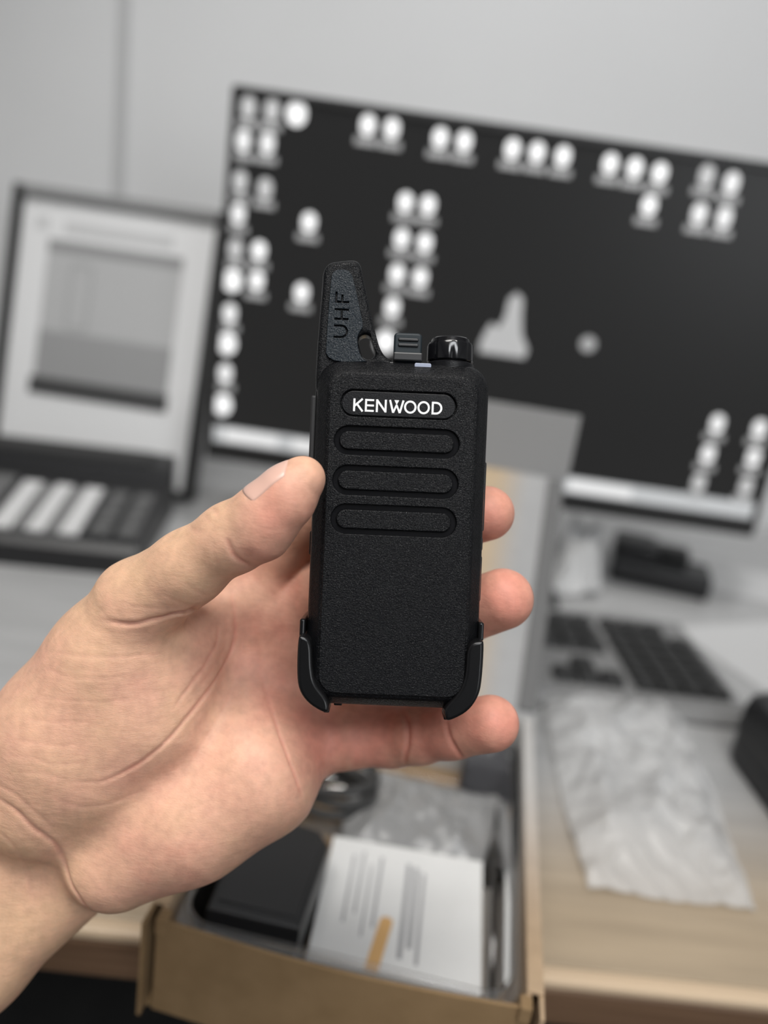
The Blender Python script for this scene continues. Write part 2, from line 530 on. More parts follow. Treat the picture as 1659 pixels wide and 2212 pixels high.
for x, wd in ((0.016, 0.018), (0.045, 0.016), (0.073, 0.017)):
    on_slope('pale_strip', x, -0.076, 0.012, wd, 0.0025, PALE)
for x in (0.031, 0.059):
    on_slope('grey_gap_strip', x, -0.076, 0.010, 0.009, 0.0015, mat('strip_grey', (0.16, 0.16, 0.16), 0.6))
for x, m_ in ((0.098, GREYM), (0.122, GREYM)):
    for k in range(4):
        on_slope('key', x, -0.070 + k * 0.021, -0.054 + k * 0.021, 0.017, 0.003, mat('console_key', (0.10, 0.10, 0.10), 0.5))
on_slope('key_panel', -0.014, -0.05, 0.02, 0.024, 0.002, mat('console_key_panel', (0.12, 0.12, 0.12), 0.5))
for k in range(3):
    box('rear_rib', (-CW / 2 + 0.03, CD / 2 - 0.046 + k * 0.012, 0.061), (CW / 2 - 0.02, CD / 2 - 0.040 + k * 0.012, 0.069), CHARCOAL, con, 0.001)

# ------------------------------------------------------------------ keyboard (right)
KA = math.radians(3)
k0 = on_z(1270, 1484, 0.012)
kb = tag(empty('keyboard', (0.066, 0.528, DESK), KA), 'grey computer keyboard with dark keys behind the crinkled bag', 'keyboard')
KW, KD = 0.225, 0.150
box('base', (-0.06, 0, 0), (KW, KD, 0.014), GREYM, kb, 0.003)
box('front_lip', (-0.06, -0.008, 0), (KW, 0.001, 0.011), mat('keyboard_lip', (0.26, 0.26, 0.26), 0.5), kb, 0.003)
key_me = None


def key(x, y, w_, d_):
    global key_me
    bm = bmesh.new()
    bmesh.ops.create_cube(bm, size=1)
    for v in bm.verts:
        top = v.co.z > 0
        s = 0.82 if top else 1.0
        v.co = Vector((v.co.x * w_ * s, v.co.y * d_ * s, 0.0135 + (0.007 if top else 0)))
    me = bpy.data.meshes.new('key'); bm.to_mesh(me); bm.free()
    o = link_mesh('key', me, KEYM, kb)
    o.location = (x, y, 0)
    return o


P_ = 0.0185
for r_ in range(6):
    y = 0.018 + r_ * P_ + (0.006 if r_ == 5 else 0)
    for c_ in range(4):                                   # number pad
        if r_ == 5 and c_ > 2: continue
        key(0.150 + c_ * P_, y, 0.0172, 0.0172)
    for c_ in range(3):                                   # navigation block
        if r_ == 0 or r_ in (3, 4, 5) or (r_ == 1 and c_ == 1):
            key(0.087 + c_ * P_, y, 0.0172, 0.0172)
    for c_ in range(6):                                   # right end of the letter block
        key(-0.045 + c_ * P_, y, 0.0172, 0.0172)

# ------------------------------------------------------------------ black stepped gadget under the monitor
ga = tag(empty('desk_gadget', on_z(1420, 1265, 0), math.radians(-14)), 'small black stepped plastic block on the desk below the monitor', 'gadget')
box('body', (-0.052, -0.020, 0.0), (0.050, 0.032, 0.026), BLACKP, ga, 0.005)
box('raised_housing', (-0.054, -0.016, 0.024), (-0.008, 0.030, 0.046), BLACKP, ga, 0.006)
box('rear_hump', (-0.012, 0.004, 0.024), (0.026, 0.030, 0.041), CHARCOAL, ga, 0.005)

# loose papers on the right of the desk
for (u, v, wd, dp, rz, lab) in ((1600, 1400, 0.16, 0.12, 24, 'blank pale sheet lying on the desk right of the keyboard'),
                                (1560, 1255, 0.15, 0.10, -12, 'blank pale sheet on the desk right behind the black block')):
    q = on_z(u, v, 0)
    o = box('paper_sheet', (-wd / 2, -dp / 2, 0), (wd / 2, dp / 2, 0.0008), mat('sheet_grey', (0.52, 0.52, 0.52), 0.7))
    o.location = q
    o.location.x += 0.04
    o.location.z += 0.0004
    o.rotation_euler = (0, 0, math.radians(rz))
    tag(o, lab, 'paper')


# ------------------------------------------------------------------ crumpled things
def crumple(name, quad, nu, nv, m, amp, fr_, seed, lift=0.004, arch=0.0, thickness=0.0):
    q = [Vector(p) for p in quad]
    vs_, fs = [], []
    for j in range(nv + 1):
        for i in range(nu + 1):
            a, b = i / nu, j / nv
            p = q[0].lerp(q[1], a).lerp(q[3].lerp(q[2], a), b)
            s = Vector((p.x * fr_, p.y * fr_, seed))
            e1 = noise.noise(s * 0.5 + Vector((3, 1, 0))) * 0.006
            e2 = noise.noise(s * 0.5 + Vector((7, 9, 2))) * 0.006
            rid = 1 - abs(noise.noise(s)) * 2
            rid2 = 1 - abs(noise.noise(s * 2.3 + Vector((5, 2, 8)))) * 2
            edge = min(1.0, 5 * min(a, 1 - a, b, 1 - b))
            z = lift + amp * (0.55 * max(rid, 0) ** 2 + 0.30 * max(rid2, 0) ** 2 + 0.3 * (noise.noise(s * 0.6) + 0.5)) * (0.3 + 0.7 * edge) + arch * edge
            vs_.append((p.x + e1, p.y + e2, p.z + max(z, 0.0012)))
    for j in range(nv):
        for i in range(nu):
            k = j * (nu + 1) + i
            fs.append((k, k + 1, k + nu + 2, k + nu + 1))
    o = py_mesh(name, vs_, fs, m, smooth=True)
    if thickness:
        md = o.modifiers.new('thickness', 'SOLIDIFY'); md.thickness = thickness
    return o


bag = crumple('plastic_bag', [on_z(1262, 1932, 0), on_z(1632, 1978, 0), on_z(1466, 1530, 0), on_z(1166, 1480, 0.0)], 70, 90, BAGM, 0.016, 26, 1.7, 0.002, 0.006)
tag(bag, 'crinkled clear plastic bag lying on the desk right of the box', 'plastic bag')
wad = crumple('wrapping_film', [on_z(1190, 1300, 0), on_z(1290, 1298, 0), on_z(1285, 1235, 0), on_z(1185, 1232, 0)], 40, 40, film('wrap_film', (.8, .8, .8), .5, .3), 0.05, 22, 5.1, 0.002, 0.02)
tag(wad, 'crumpled pale wrapping film on the desk behind the keyboard', 'wrapping')

# black rounded case at the right edge
ca = tag(empty('black_case', on_z(1768, 1770, 0), math.radians(4)), 'black rounded case standing at the right edge of the desk', 'case')
loft('body', [ring3(rrect(.034 * s, .072 * s2, .022 * s), z) for s, s2, z in ((.93, .95, 0), (1, 1, .004), (1.0, 1.0, .040), (.96, .97, .047), (.85, .9, .051))], BLACKP, ca)
plate('lid_seam', [rrect(.0352, .0732, .0225), rrect(.033, .071, .021)], .026, .029, .0004, CHARCOAL, ca, scale=1.0)

# ------------------------------------------------------------------ cardboard box with its lid standing up
BYAW = math.radians(-6.3)
BX = tag(empty('cardboard_box', (0.008, 0.2365, DESK + 0.0005), BYAW), 'open brown cardboard box with its lid standing up, overhanging the desk edge', 'box')
BM = Matrix.Translation(BX.location) @ Matrix.Rotation(BYAW, 4, 'Z')
BW, BD, BH, TH = 0.0765, 0.200, 0.046, 0.0016
box('bottom_panel', (-BW, 0.001, 0), (BW, BD, 0.0016), CARD, BX)
# front wall with its upper edge bowing gently
fv, ff = [], []
NB = 16
for i in range(NB + 1):
    x = -BW + 0.0045 + (2 * BW - 0.009) * i / NB
    bow = 0.0030 * math.sin(math.pi * i / NB)
    for (y, z) in ((0.0 - bow, 0), (TH - bow, 0), (TH - bow * 1.3, BH - 0.001), (0.0 - bow * 1.3, BH - 0.001)):
        fv.append((x, y, z))
for i in range(NB):
    for k in range(4):
        a, b = i * 4 + k, i * 4 + (k + 1) % 4
        ff.append((a, b, b + 4, a + 4))
ff += [(3, 2, 1, 0), (NB * 4, NB * 4 + 1, NB * 4 + 2, NB * 4 + 3)]
py_mesh('front_wall', fv, ff, CARD, BX)
for s in (-1, 1):
    nm = 'side_wall'
    x0, x1 = sorted((s * BW, s * (BW - TH)))
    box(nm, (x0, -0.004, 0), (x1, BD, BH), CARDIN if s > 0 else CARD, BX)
    x0, x1 = sorted((s * (BW - 0.0045), s * (BW - 0.0065)))
    box('inner_side_wall', (x0, 0.004, 0.0016), (x1, BD - 0.002, BH), CARDIN, BX)
    x0, x1 = sorted((s * BW, s * (BW - 0.0065)))
    box('folded_rim', (x0, 0.006, BH - 0.0002), (x1, BD - 0.001, BH + 0.0014), CARDIN, BX, 0.0005)
    x0, x1 = sorted((s * (BW - 0.0045), s * (BW - 0.009)))
    box('corner_tab', (x0, -0.002, BH - 0.006), (x1, 0.0042, BH + 0.0012), CARD, BX, 0.0004)
    x0, x1 = sorted((s * (BW - 0.0018), s * (BW - 0.0044)))
    box('corner_gap_shade', (x0, 0.012, 0.0016), (x1, 0.014, BH - 0.002), mat('gap_shade_black', (0.01, 0.009, 0.008), 0.9), BX)  # black strip standing in for the shade inside the corner gap
box('back_wall', (-BW, BD - TH, 0), (BW, BD, BH), CARDIN, BX)
LT = 0.232
LIDFLAP = mat('lid_flap_grey', (0.12, 0.12, 0.12), 0.8)
LL = 0.172                                     # lid length, leaning back from the hinge
lid = box('lid', (-BW - 0.001, 0.0, 0.0), (BW + 0.001, 0.0020, LL), CARDLID, BX)
lid.location = (0, BD + 0.0003, BH - 0.002)
lid.rotation_euler = (math.radians(-44), 0, 0)
fl = box('tuck_flap', (-BW + 0.001, -0.002, 0.0), (BW + 0.003, 0.0, 0.045), mat('flap_grey', (0.27, 0.27, 0.27), 0.8), lid)
fl.location = (0, 0.001, LL - 0.001)
fl.rotation_euler = (math.radians(44), 0, 0)
for s in (-1, 1):
    x0, x1 = sorted((s * (BW + 0.001), s * (BW - 0.010)))
    box('lid_side_flap', (x0, -0.0022, 0.006), (x1, -0.0002, LL - 0.004), LIDFLAP, lid, 0.0006)


def in_box(u, v, z):               # spot of the photograph at height z above the desk, in box coordinates
    return BM.inverted() @ on_z(u, v, z)


# clear tray: flange and two pockets
tray = tag(empty('plastic_tray', BX.location, BYAW), 'clear moulded plastic tray sitting inside the cardboard box', 'tray')
pk = [(0.0, 0.0945, 0.0655, 0.087)]
plate('flange', [rrect(0.0695, 0.0918, 0.013, 0, 0.0945)] + [rrect(hw, hh, 0.012, cx, cy) for cx, cy, hw, hh in pk], 0.0385, 0.0392, 0.0002, CLEAR, tray, scale=1.0)
for cx, cy, hw, hh in pk:
    loft('pocket', [ring3(rrect(hw - i, hh - i, 0.012, cx, cy), z) for i, z in ((0, .0388), (.0012, .0365), (.0022, .030), (.0035, .014), (.006, .0095), (.012, .008))], CLEAR, tray, cap0=False, sharp=60)
for cx, cy, hw, hh in pk:
    plate('pocket_rim', [rrect(hw + .0014, hh + .0014, 0.013, cx, cy), rrect(hw - .0006, hh - .0006, 0.012, cx, cy)], 0.0392, 0.0412, 0.0006, CLEAR, tray, scale=1.0)

# black charger block in the left pocket
poly = [in_box(u, v, 0.040) for u, v in ((446, 1962), (648, 2008), (712, 1828), (692, 1796), (540, 1740))]
poly = [(p.x, p.y) for p in poly]
cxx = sum(p[0] for p in poly) / 5; cyy = sum(p[1] for p in poly) / 5
chg = tag(empty('charger_block', BM @ Vector((cxx, cyy, 0.0105)), BYAW), 'black wedge-shaped charger lying in the left of the tray', 'charger')
pl = [((x - cxx) * 1000, (y - cyy) * 1000) for x, y in poly]
plate('body', [pl], 0, 29.5, 1.5, BLACKP, chg)
plate('top_panel', [[(x * .86, y * .86) for x, y in pl]], 29.2, 30.2, 0.4, BLACKP, chg)
plate('front_skirt', [[(pl[0][0], pl[0][1] - 4), (pl[1][0], pl[1][1] - 5), (pl[1][0], pl[1][1] + 3), (pl[0][0], pl[0][1] + 3)]], 0, 21, 1.0, BLACKP, chg)

# booklet
bk = [in_box(u, v, 0.020) for u, v in ((662, 2072), (1040, 2150), (1042, 1862), (722, 1806))]
bc = sum(bk, Vector()) / 4
book = tag(empty('booklet', BM @ Vector((bc.x, bc.y, 0.0100)), BYAW), 'white printed instruction booklet in the right of the tray', 'booklet')
bl = [((p.x - bc.x), (p.y - bc.y)) for p in bk]
plate('pages', [[(x * 1000, y * 1000) for x, y in bl]], 0, 9, 0.2, PAPER, book)
plate('cover', [[(x * 1003, y * 1003) for x, y in bl]], 9, 9.6, 0.1, PAPER, book)


def bl_pt(a, b):                   # bilinear point on the cover
    p0, p1, p2, p3 = [Vector((x, y)) for x, y in bl]
    return p0.lerp(p1, a).lerp(p3.lerp(p2, a), b)


for (a, b0, b1, wd) in ((0.16, .30, .86, .0012), (0.22, .38, .90, .0012), (0.28, .22, .80, .0010), (0.34, .30, .88, .0014), (0.52, .12, .86, .0022),
                        (0.57, .20, .84, .0022), (0.62, .10, .80, .0016)):
    p, q_ = bl_pt(a, b0), bl_pt(a, b1)
    o = py_mesh('text_line', [(p.x - wd / 2, p.y, .0097), (p.x + wd / 2, p.y, .0097), (q_.x + wd / 2, q_.y, .0097), (q_.x - wd / 2, q_.y, .0097)], [(0, 1, 2, 3)], INK, book)
oa = [in_box(u, v, 0.020) - bc for u, v in ((834, 1992), (800, 2100))]
dd = Vector((oa[1].x - oa[0].x, oa[1].y - oa[0].y, 0)).normalized()
nn = Vector((-dd.y, dd.x, 0)) * 0.0029
ring = [Vector((oa[0].x, oa[0].y, 0)) + nn * math.cos(math.radians(t)) - dd * 0.0029 * math.sin(math.radians(t)) for t in range(0, 181, 20)]
ring += [Vector((oa[1].x, oa[1].y, 0)) - nn, Vector((oa[1].x, oa[1].y, 0)) + nn]
py_mesh('orange_mark', [(p.x, p.y, .0098) for p in ring], [tuple(range(len(ring)))], ORANGE, book)

# grey pouch in the back of the tray
gp = [BM @ in_box(u, v, 0.022) for u, v in ((728, 1822), (1062, 1868), (1094, 1690), (770, 1640))]
pouch = crumple('grey_pouch', [Vector((p.x, p.y, DESK + 0.012)) for p in gp], 40, 40, mat('pouch_grey', (0.24, 0.24, 0.24), 0.3), 0.008, 40, 9.3, 0.002, 0.006, 0.0006)
tag(pouch, 'shiny grey pouch behind the booklet in the tray', 'pouch')
# dark cable coil at the back left and a dark block at the back right
cq = BM @ in_box(748, 1690, 0.03)
coil = []
for k in range(90):
    a = k / 90 * 3.2 * 2 * math.pi
    rr = 0.015 + 0.002 * math.sin(a * 1.7)
    coil.append((cq.x - 0.006 + rr * 1.3 * math.cos(a), cq.y + 0.004 + rr * math.sin(a), DESK + 0.014 + 0.018 * k / 90))
tag(tube('charging_cable', coil, 0.0026, CHARCOAL, n=8), 'black coiled cable at the back of the tray beneath the hand', 'cable')
dq = BM @ in_box(1085, 1640, 0.03)
dk = tag(empty('adapter_plug', (dq.x - 0.006, dq.y, DESK + 0.0095), BYAW), 'dark grey adapter at the back right of the tray', 'adapter')
loft('body', [ring3(rrect(.016 * s, .014 * s, .004), z) for s, z in ((.95, 0), (1, .001), (1, .022), (.9, .0245))], mat('adapter_grey', (0.05, 0.05, 0.055), .45), dk)
for s in (-1, 1):
    tube('pin', [(s * .006, .014, .012), (s * .006, .024, .012)], .0018, mat('pin_metal', (.5, .5, .5), .3, 1.0), dk)

# ------------------------------------------------------------------ two-way radio (local frame: x right, y up, z out of the front, millimetres)
RD = 0.210
ra = math.radians(2.4)
RX = math.cos(ra) * CX - math.sin(ra) * CY
RY = math.sin(ra) * CX + math.cos(ra) * CY
RO = CP + RD * (CX * (858 - 829.5) / FPX - CY * (1153 - 1106) / FPX + F)
RM = Matrix.Identity(4)
for i in range(3):
    RM[i][0], RM[i][1], RM[i][2], RM[i][3] = RX[i], RY[i], -F[i], RO[i]
MMPX = RD / FPX * 1000


def rp(u, v):                      # photograph -> radio front plane, mm
    dx, dy = (u - 858) * MMPX, (v - 1153) * MMPX
    return (dx * math.cos(ra) + dy * math.sin(ra), dx * math.sin(ra) - dy * math.cos(ra))


def rps(*l):
    return [rp(u, v) for u, v in l]


def mm(rings):
    return [[(x * .001, y * .001, z * .001) for x, y, z in r] for r in rings]


def smooth_poly(pts, it=2):
    for _ in range(it):                      # Chaikin corner cutting
        q = []
        for i in range(len(pts)):
            a, b = pts[i], pts[(i + 1) % len(pts)]
            q += [(a[0] * .75 + b[0] * .25, a[1] * .75 + b[1] * .25), (a[0] * .25 + b[0] * .75, a[1] * .25 + b[1] * .75)]
        pts = q
    return pts


def stadium(hw, hh, cx, cy, rot=0.0, n=10):
    return rrect(hw, hh, hh * 0.999, cx, cy, n)


GRAIN = grain_plastic('grained_black_plastic', (0.0045, 0.0047, 0.0055), 0.17, 2700, 1.0, 0.00026, 0.17)
GRAINF = grain_plastic('fine_grained_black_plastic', (0.006, 0.006, 0.007), 0.32, 2600, 0.5, 0.0001, 0.25)
GRAINB = grain_plastic('blue_sheen_plastic', (0.006, 0.011, 0.016), 0.32, 2300, 1.0, 0.00028, 0.32)  # antenna face: blue reflection tinted into the base colour
SMOOTHB = mat('smooth_black_plastic', (0.006, 0.006, 0.0065), 0.26, spec=0.3)
GLOSSB = mat('glossy_black_plastic', (0.005, 0.005, 0.006), 0.16)
WHITEINK = mat('white_lettering', (0.80, 0.80, 0.80), 0.5)
LEDM = mat('lamp_window_plastic', (0.30, 0.33, 0.42), 0.25)

radio = tag(empty('two_way_radio'), 'black handheld two-way radio with a stubby antenna and white KENWOOD lettering', 'two-way radio')
radio.matrix_world = RM

loft('back_shell', mm([ring3(rrect(hw, hh + .3, r, 0, -.3), z) for hw, hh, r, z in (
    (20.5, 43.2, 5.5, -21.5), (22.0, 44.6, 6.3, -20.5), (22.6, 45.2, 6.6, -18.5), (22.75, 45.3, 6.7, -9.4), (22.3, 44.9, 6.4, -9.0), (21.5, 44, 6.2, -9.0))]), SMOOTHB, radio, cap0=True)
fs_ = loft('front_shell', mm([ring3(rrect(hw, hh + .3, r, 0, cy - .3), z) for hw, hh, r, cy, z in (
    (21.6, 44.2, 6.2, 0, -9.2), (22.3, 44.9, 6.4, 0, -9.1), (22.75, 45.3, 6.7, 0, -8.8), (22.75, 45.3, 6.7, 0, -5.4), (22.45, 45.1, 6.6, 0, -4.7), (21.9, 44.7, 6.4, 0, -4.1),
    (19.9, 42.4, 5.2, -.4, -1.6), (19.3, 41.7, 4.9, -.45, -1.15), (19.0, 41.4, 4.8, -.5, -1.1))]), GRAIN, radio)
# face plate with four pill-shaped openings
slots = [(rp(861, 874), 15.1, 3.5), (rp(857, 955), 16.25, 3.75), (rp(854, 1041), 16.3, 3.85), (rp(850, 1125), 16.3, 3.85)]
PY0, PY1 = -42.0, 40.6
face = plate('face_plate', [rrect(18.95, (PY1 - PY0) / 2, 4.7, 0, (PY0 + PY1) / 2)] + [stadium(hw, hh, c[0], c[1]) for c, hw, hh in slots], -1.2, 0.0, 0.28, GRAIN, radio)
badge = plate('badge', [stadium(slots[0][1] - .35, slots[0][2] - .35, *slots[0][0])], -1.15, -0.35, 0.15, GRAINF, face)
for c, hw, hh in slots[1:]:
    plate('grille_bar', [stadium(hw - 1.35, hh - 1.35, *c)], -1.15, -0.05, 0.35, GRAIN, face)
    plate('grille_channel', [stadium(hw - .02, hh - .02, *c), stadium(hw - 1.3, hh - 1.3, *c)], -1.25, -1.0, 0.05, GLOSSB, face)


# lettering: strokes on a 4.1475x scale of the photograph
def stroke(p, q, wd):
    d = Vector((q[0] - p[0], q[1] - p[1])).normalized()
    n = Vector((-d.y, d.x)) * wd / 2
    return [(p[0] + n.x, p[1] + n.y), (p[0] - n.x, p[1] - n.y), (q[0] - n.x, q[1] - n.y), (q[0] + n.x, q[1] + n.y)]


def letter_mesh(name, polys, z0, z1, m, parent):
    """each poly: list of outline points (mm); extruded and joined into one letter"""
    bm = bmesh.new()
    for ip_, pl_ in enumerate(polys):
        z1 += 0.006 * (ip_ > 0)
        if isinstance(pl_, tuple):           # ring: (outer, inner)
            o_, i_ = pl_
            n = len(o_)
            vo = [[bm.verts.new((x * .001, y * .001, z * .001)) for x, y in r] for z in (z1, z0) for r in (o_, i_)]
            for k in range(n):
                k2 = (k + 1) % n
                bm.faces.new((vo[0][k], vo[0][k2], vo[1][k2], vo[1][k]))
                bm.faces.new((vo[0][k2], vo[0][k], vo[2][k], vo[2][k2]))
                bm.faces.new((vo[1][k], vo[1][k2], vo[3][k2], vo[3][k]))
        else:
            t = [bm.verts.new((x * .001, y * .001, z1 * .001)) for x, y in pl_]
            b = [bm.verts.new((x * .001, y * .001, z0 * .001)) for x, y in pl_]
            bm.faces.new(t)
            for k in range(len(t)):
                bm.faces.new((t[k], b[k], b[(k + 1) % len(t)], t[(k + 1) % len(t)]))
    bmesh.ops.recalc_face_normals(bm, faces=bm.faces)
    me = bpy.data.meshes.new(name); bm.to_mesh(me); bm.free()
    return link_mesh(name, me, m, parent)


def oval(cx, cy, a, b, n=36):
    return [(cx + a * math.cos(2 * math.pi * k / n), cy + b * math.sin(2 * math.pi * k / n)) for k in range(n)]


Hc, SW = 3.3, 0.52
bx0, by0 = rp(859, 878)
by0 -= Hc / 2
S_ = MMPX / 4.1475


def kx(zx): return bx0 + (zx - 826.5) * S_


def Lr(name, polys):
    letter_mesh(name, [tuple([[(x, y + by0) for x, y in r] for r in p]) if isinstance(p, tuple) else [(x, y + by0) for x, y in p] for p in polys], -0.36, -0.28, WHITEINK, badge)


h = SW / 2
x0, x1 = kx(428), kx(520)
Lr('letter_k', [stroke((x0 + h, 0), (x0 + h, Hc), SW), stroke((x0 + h, Hc * .40), (x1 - h, Hc), SW), stroke((x0 + .9, Hc * .60), (x1 - .2, 0), SW)])
x0, x1 = kx(533), kx(614)
Lr('letter_e', [stroke((x0 + h, 0), (x0 + h, Hc), SW)] + [stroke((x0, y), (x1, y), SW * .95) for y in (h, Hc / 2, Hc - h)])
x0, x1 = kx(632), kx(728)
Lr('letter_n', [stroke((x0 + h, 0), (x0 + h, Hc), SW), stroke((x1 - h, 0), (x1 - h, Hc), SW), stroke((x0 + h, Hc - .15), (x1 - h, .15), SW)])
x0, x1 = kx(748), kx(886)
xm = (x0 + x1) / 2
Lr('letter_w', [stroke((x0 + .25, Hc), (x0 + 1.15, 0), SW), stroke((x1 - .25, Hc), (x1 - 1.15, 0), SW), stroke((x0 + 1.15, 0), (xm, Hc * .62), SW * .9), stroke((x1 - 1.15, 0), (xm, Hc * .62), SW * .9),
                [(xm - .62, Hc), (xm, Hc * .62), (xm + .62, Hc)]])
for a, b in ((884, 996), (1004, 1116)):
    x0, x1 = kx(a), kx(b)
    c, rr = (x0 + x1) / 2, (x1 - x0) / 2
    Lr('letter_o', [(oval(c, Hc / 2, rr, Hc / 2 + .05), oval(c, Hc / 2, rr - SW, Hc / 2 - SW + .05))])
x0, x1 = kx(1132), kx(1228)
out = [(x0, 0)] + [(x1 - Hc / 2 + Hc / 2 * math.cos(a), Hc / 2 + Hc / 2 * math.sin(a)) for a in [math.radians(t) for t in range(-90, 91, 12)]] + [(x0, Hc)]
inn = [(x0 + SW, SW)] + [(x1 - Hc / 2 + (Hc / 2 - SW) * math.cos(a), Hc / 2 + (Hc / 2 - SW) * math.sin(a)) for a in [math.radians(t) for t in range(-90, 91, 12)]] + [(x0 + SW, Hc - SW)]
Lr('letter_d', [(out, inn)])

# antenna: a tapering fin with a raised black face, a blue reflection put into its colour
ant_pts = rps((693, 600), (694, 572), (706, 553), (735, 549), (766, 546), (778, 556), (785, 590), (800, 660), (812, 715), (821, 745), (834, 763), (852, 772), (852, 840), (690, 850), (677, 838), (678, 790), (684, 700))
ant_s = smooth_poly(ant_pts, 2)
hole = stadium(3.3, 1.8, 0, 0)
hc = rp(791, 740)
ha = math.radians(-72)
hole = [(hc[0] + x * math.cos(ha) - y * math.sin(ha), hc[1] + x * math.sin(ha) + y * math.cos(ha)) for x, y in hole]
ant = plate('antenna', [ant_s, hole], -11.0, -5.0, 1.3, GRAIN, radio)
af = smooth_poly(rps((712, 600), (716, 575), (735, 570), (757, 575), (766, 610), (780, 675), (784, 698), (776, 708), (771, 718), (771, 738), (776, 758), (785, 771), (796, 775), (700, 775), (703, 720), (708, 650)), 2)
# UHF engraved into the face, reading upwards
ux, uy = rp(736, 670)
uw, sw = 3.7, .50


def up(pts):
    return [(ux + uw / 2 - y, uy + x) for x, y in pts]


U1 = [(-6.3, uw)] + [(-4.55 + 1.75 * math.cos(a), 1.75 + 1.75 * math.sin(a)) for a in [math.radians(t) for t in range(180, 361, 15)]] + [(-2.8, uw), (-2.8 - sw, uw)] + \
     [(-4.55 + (1.75 - sw) * math.cos(a), 1.75 + (1.75 - sw) * math.sin(a)) for a in [math.radians(t) for t in range(360, 179, -15)]] + [(-6.3 + sw, uw)]
hm = uw / 2
H1 = [(-1.5, 0), (-1.5 + sw, 0), (-1.5 + sw, hm - sw / 2), (1.5 - sw, hm - sw / 2), (1.5 - sw, 0), (1.5, 0), (1.5, uw), (1.5 - sw, uw), (1.5 - sw, hm + sw / 2), (-1.5 + sw, hm + sw / 2), (-1.5 + sw, uw), (-1.5, uw)]
F1 = [(3.0, 0), (3.0 + sw, 0), (3.0 + sw, hm - sw / 2), (5.2, hm - sw / 2), (5.2, hm + sw / 2), (3.0 + sw, hm + sw / 2), (3.0 + sw, uw - sw), (5.9, uw - sw), (5.9, uw), (3.0, uw)]
afp = plate('antenna_face', [af, up(U1), up(H1), up(F1)], -5.2, -4.3, 0.13, GRAINB, ant)

# top rubber cover with two ridges
t0 = rp(882, 742)
cov = plate('accessory_cover', [rrect(3.75, 3.9, 1.1, t0[0], t0[1])], -14, -5.0, 0.6, mat('slate_rubber', (0.010, 0.016, 0.020), 0.5, spec=0.3), radio)
for k in (0.55, 2.0):
    plate('ridge', [stadium(2.7, .42, t0[0] + .1, t0[1] + k)], -5.2, -4.55, 0.25, BLACKP, cov)
t1 = rp(882, 768)
box('cover_base', tuple(v * .001 for v in (t1[0] - 3.9, t1[1] - .6, -15)), tuple(v * .001 for v in (t1[0] + 3.9, t1[1] + 1.7, -4.2)), BLACKP, cov, 0.0004)

# volume knob: fluted drum standing on a collar
kc = rp(980, 742)
ky0, ky1 = rp(980, 768)[1], rp(980, 714)[1]


def drum(rad, y, flute=0.0, n=72):
    r = []
    for k in range(n):
        a = 2 * math.pi * k / n
        rr = rad - (flute if (k % 9) in (0, 8) else 0)
        r.append(((kc[0] + rr * math.cos(a)), y, -10.5 + rr * math.sin(a)))
    return r


knob = loft('volume_knob', mm([drum(6.0, ky0), drum(6.3, ky0 + .3, .18), drum(6.3, ky0 + 4.4, .18), drum(6.0, ky0 + 5.0), drum(5.4, ky0 + 5.2), drum(5.2, ky1 - .35), drum(4.8, ky1)]), GLOSSB, radio, sharp=35)
loft('knob_collar', mm([drum(6.6, 44.0), drum(6.6, ky0 - .7), drum(6.2, ky0 - .35), drum(5.2, ky0 + .1)]), GRAINF, radio, sharp=35)
# lamp window and thin top seam
l0 = rp(915, 785)
plate('lamp_window', [rrect(2.2, .75, .45, *l0)], -6.5, -3.6, .15, LEDM, radio)
s0 = rp(840, 775)
box('top_seam', tuple(v * .001 for v in (s0[0] - 6.5, s0[1] - .5, -9.5)), tuple(v * .001 for v in (s0[0] + 7.0, s0[1] + .12, -5.2)), GLOSSB, radio, 0.0001)


# side buttons
def side_button(name, side, v0, v1, out_, z0, z1, m):
    y0, y1 = rp(858, v1)[1], rp(858, v0)[1]
    xo = side * (22.3 + out_)
    xi = side * 21.8
    a, b = sorted((xo, xi))
    return box(name, (a * .001, y0 * .001, z0 * .001), (b * .001, y1 * .001, z1 * .001), m, radio, 0.0006, 3)


RUB = mat('side_rubber', (0.016, 0.016, 0.017), 0.55)
side_button('talk_button', -1, 852, 1000, 2.2, -17, -7.5, RUB)
side_button('talk_button_surround', -1, 836, 1010, 1.0, -18.5, -7, SMOOTHB)
side_button('side_key', -1, 1156, 1212, 1.2, -16, -9, RUB)
side_button('jack_cover', 1, 985, 1142, 1.1, -17.5, -7.5, RUB)
side_button('jack_cover_tab', 1, 1154, 1186, 1.0, -17, -8, RUB)
side_button('jack_cover_lower', 1, 1196, 1300, 0.95, -17.5, -7.5, RUB)
for u in (727, 942):
    c = rp(u, 1533)
    box('bottom_foot', (c[0] * .001 - .0011, c[1] * .001 - .0004, -.012), (c[0] * .001 + .0011, c[1] * .001 + .0015, -.006), SMOOTHB, radio, .0003)

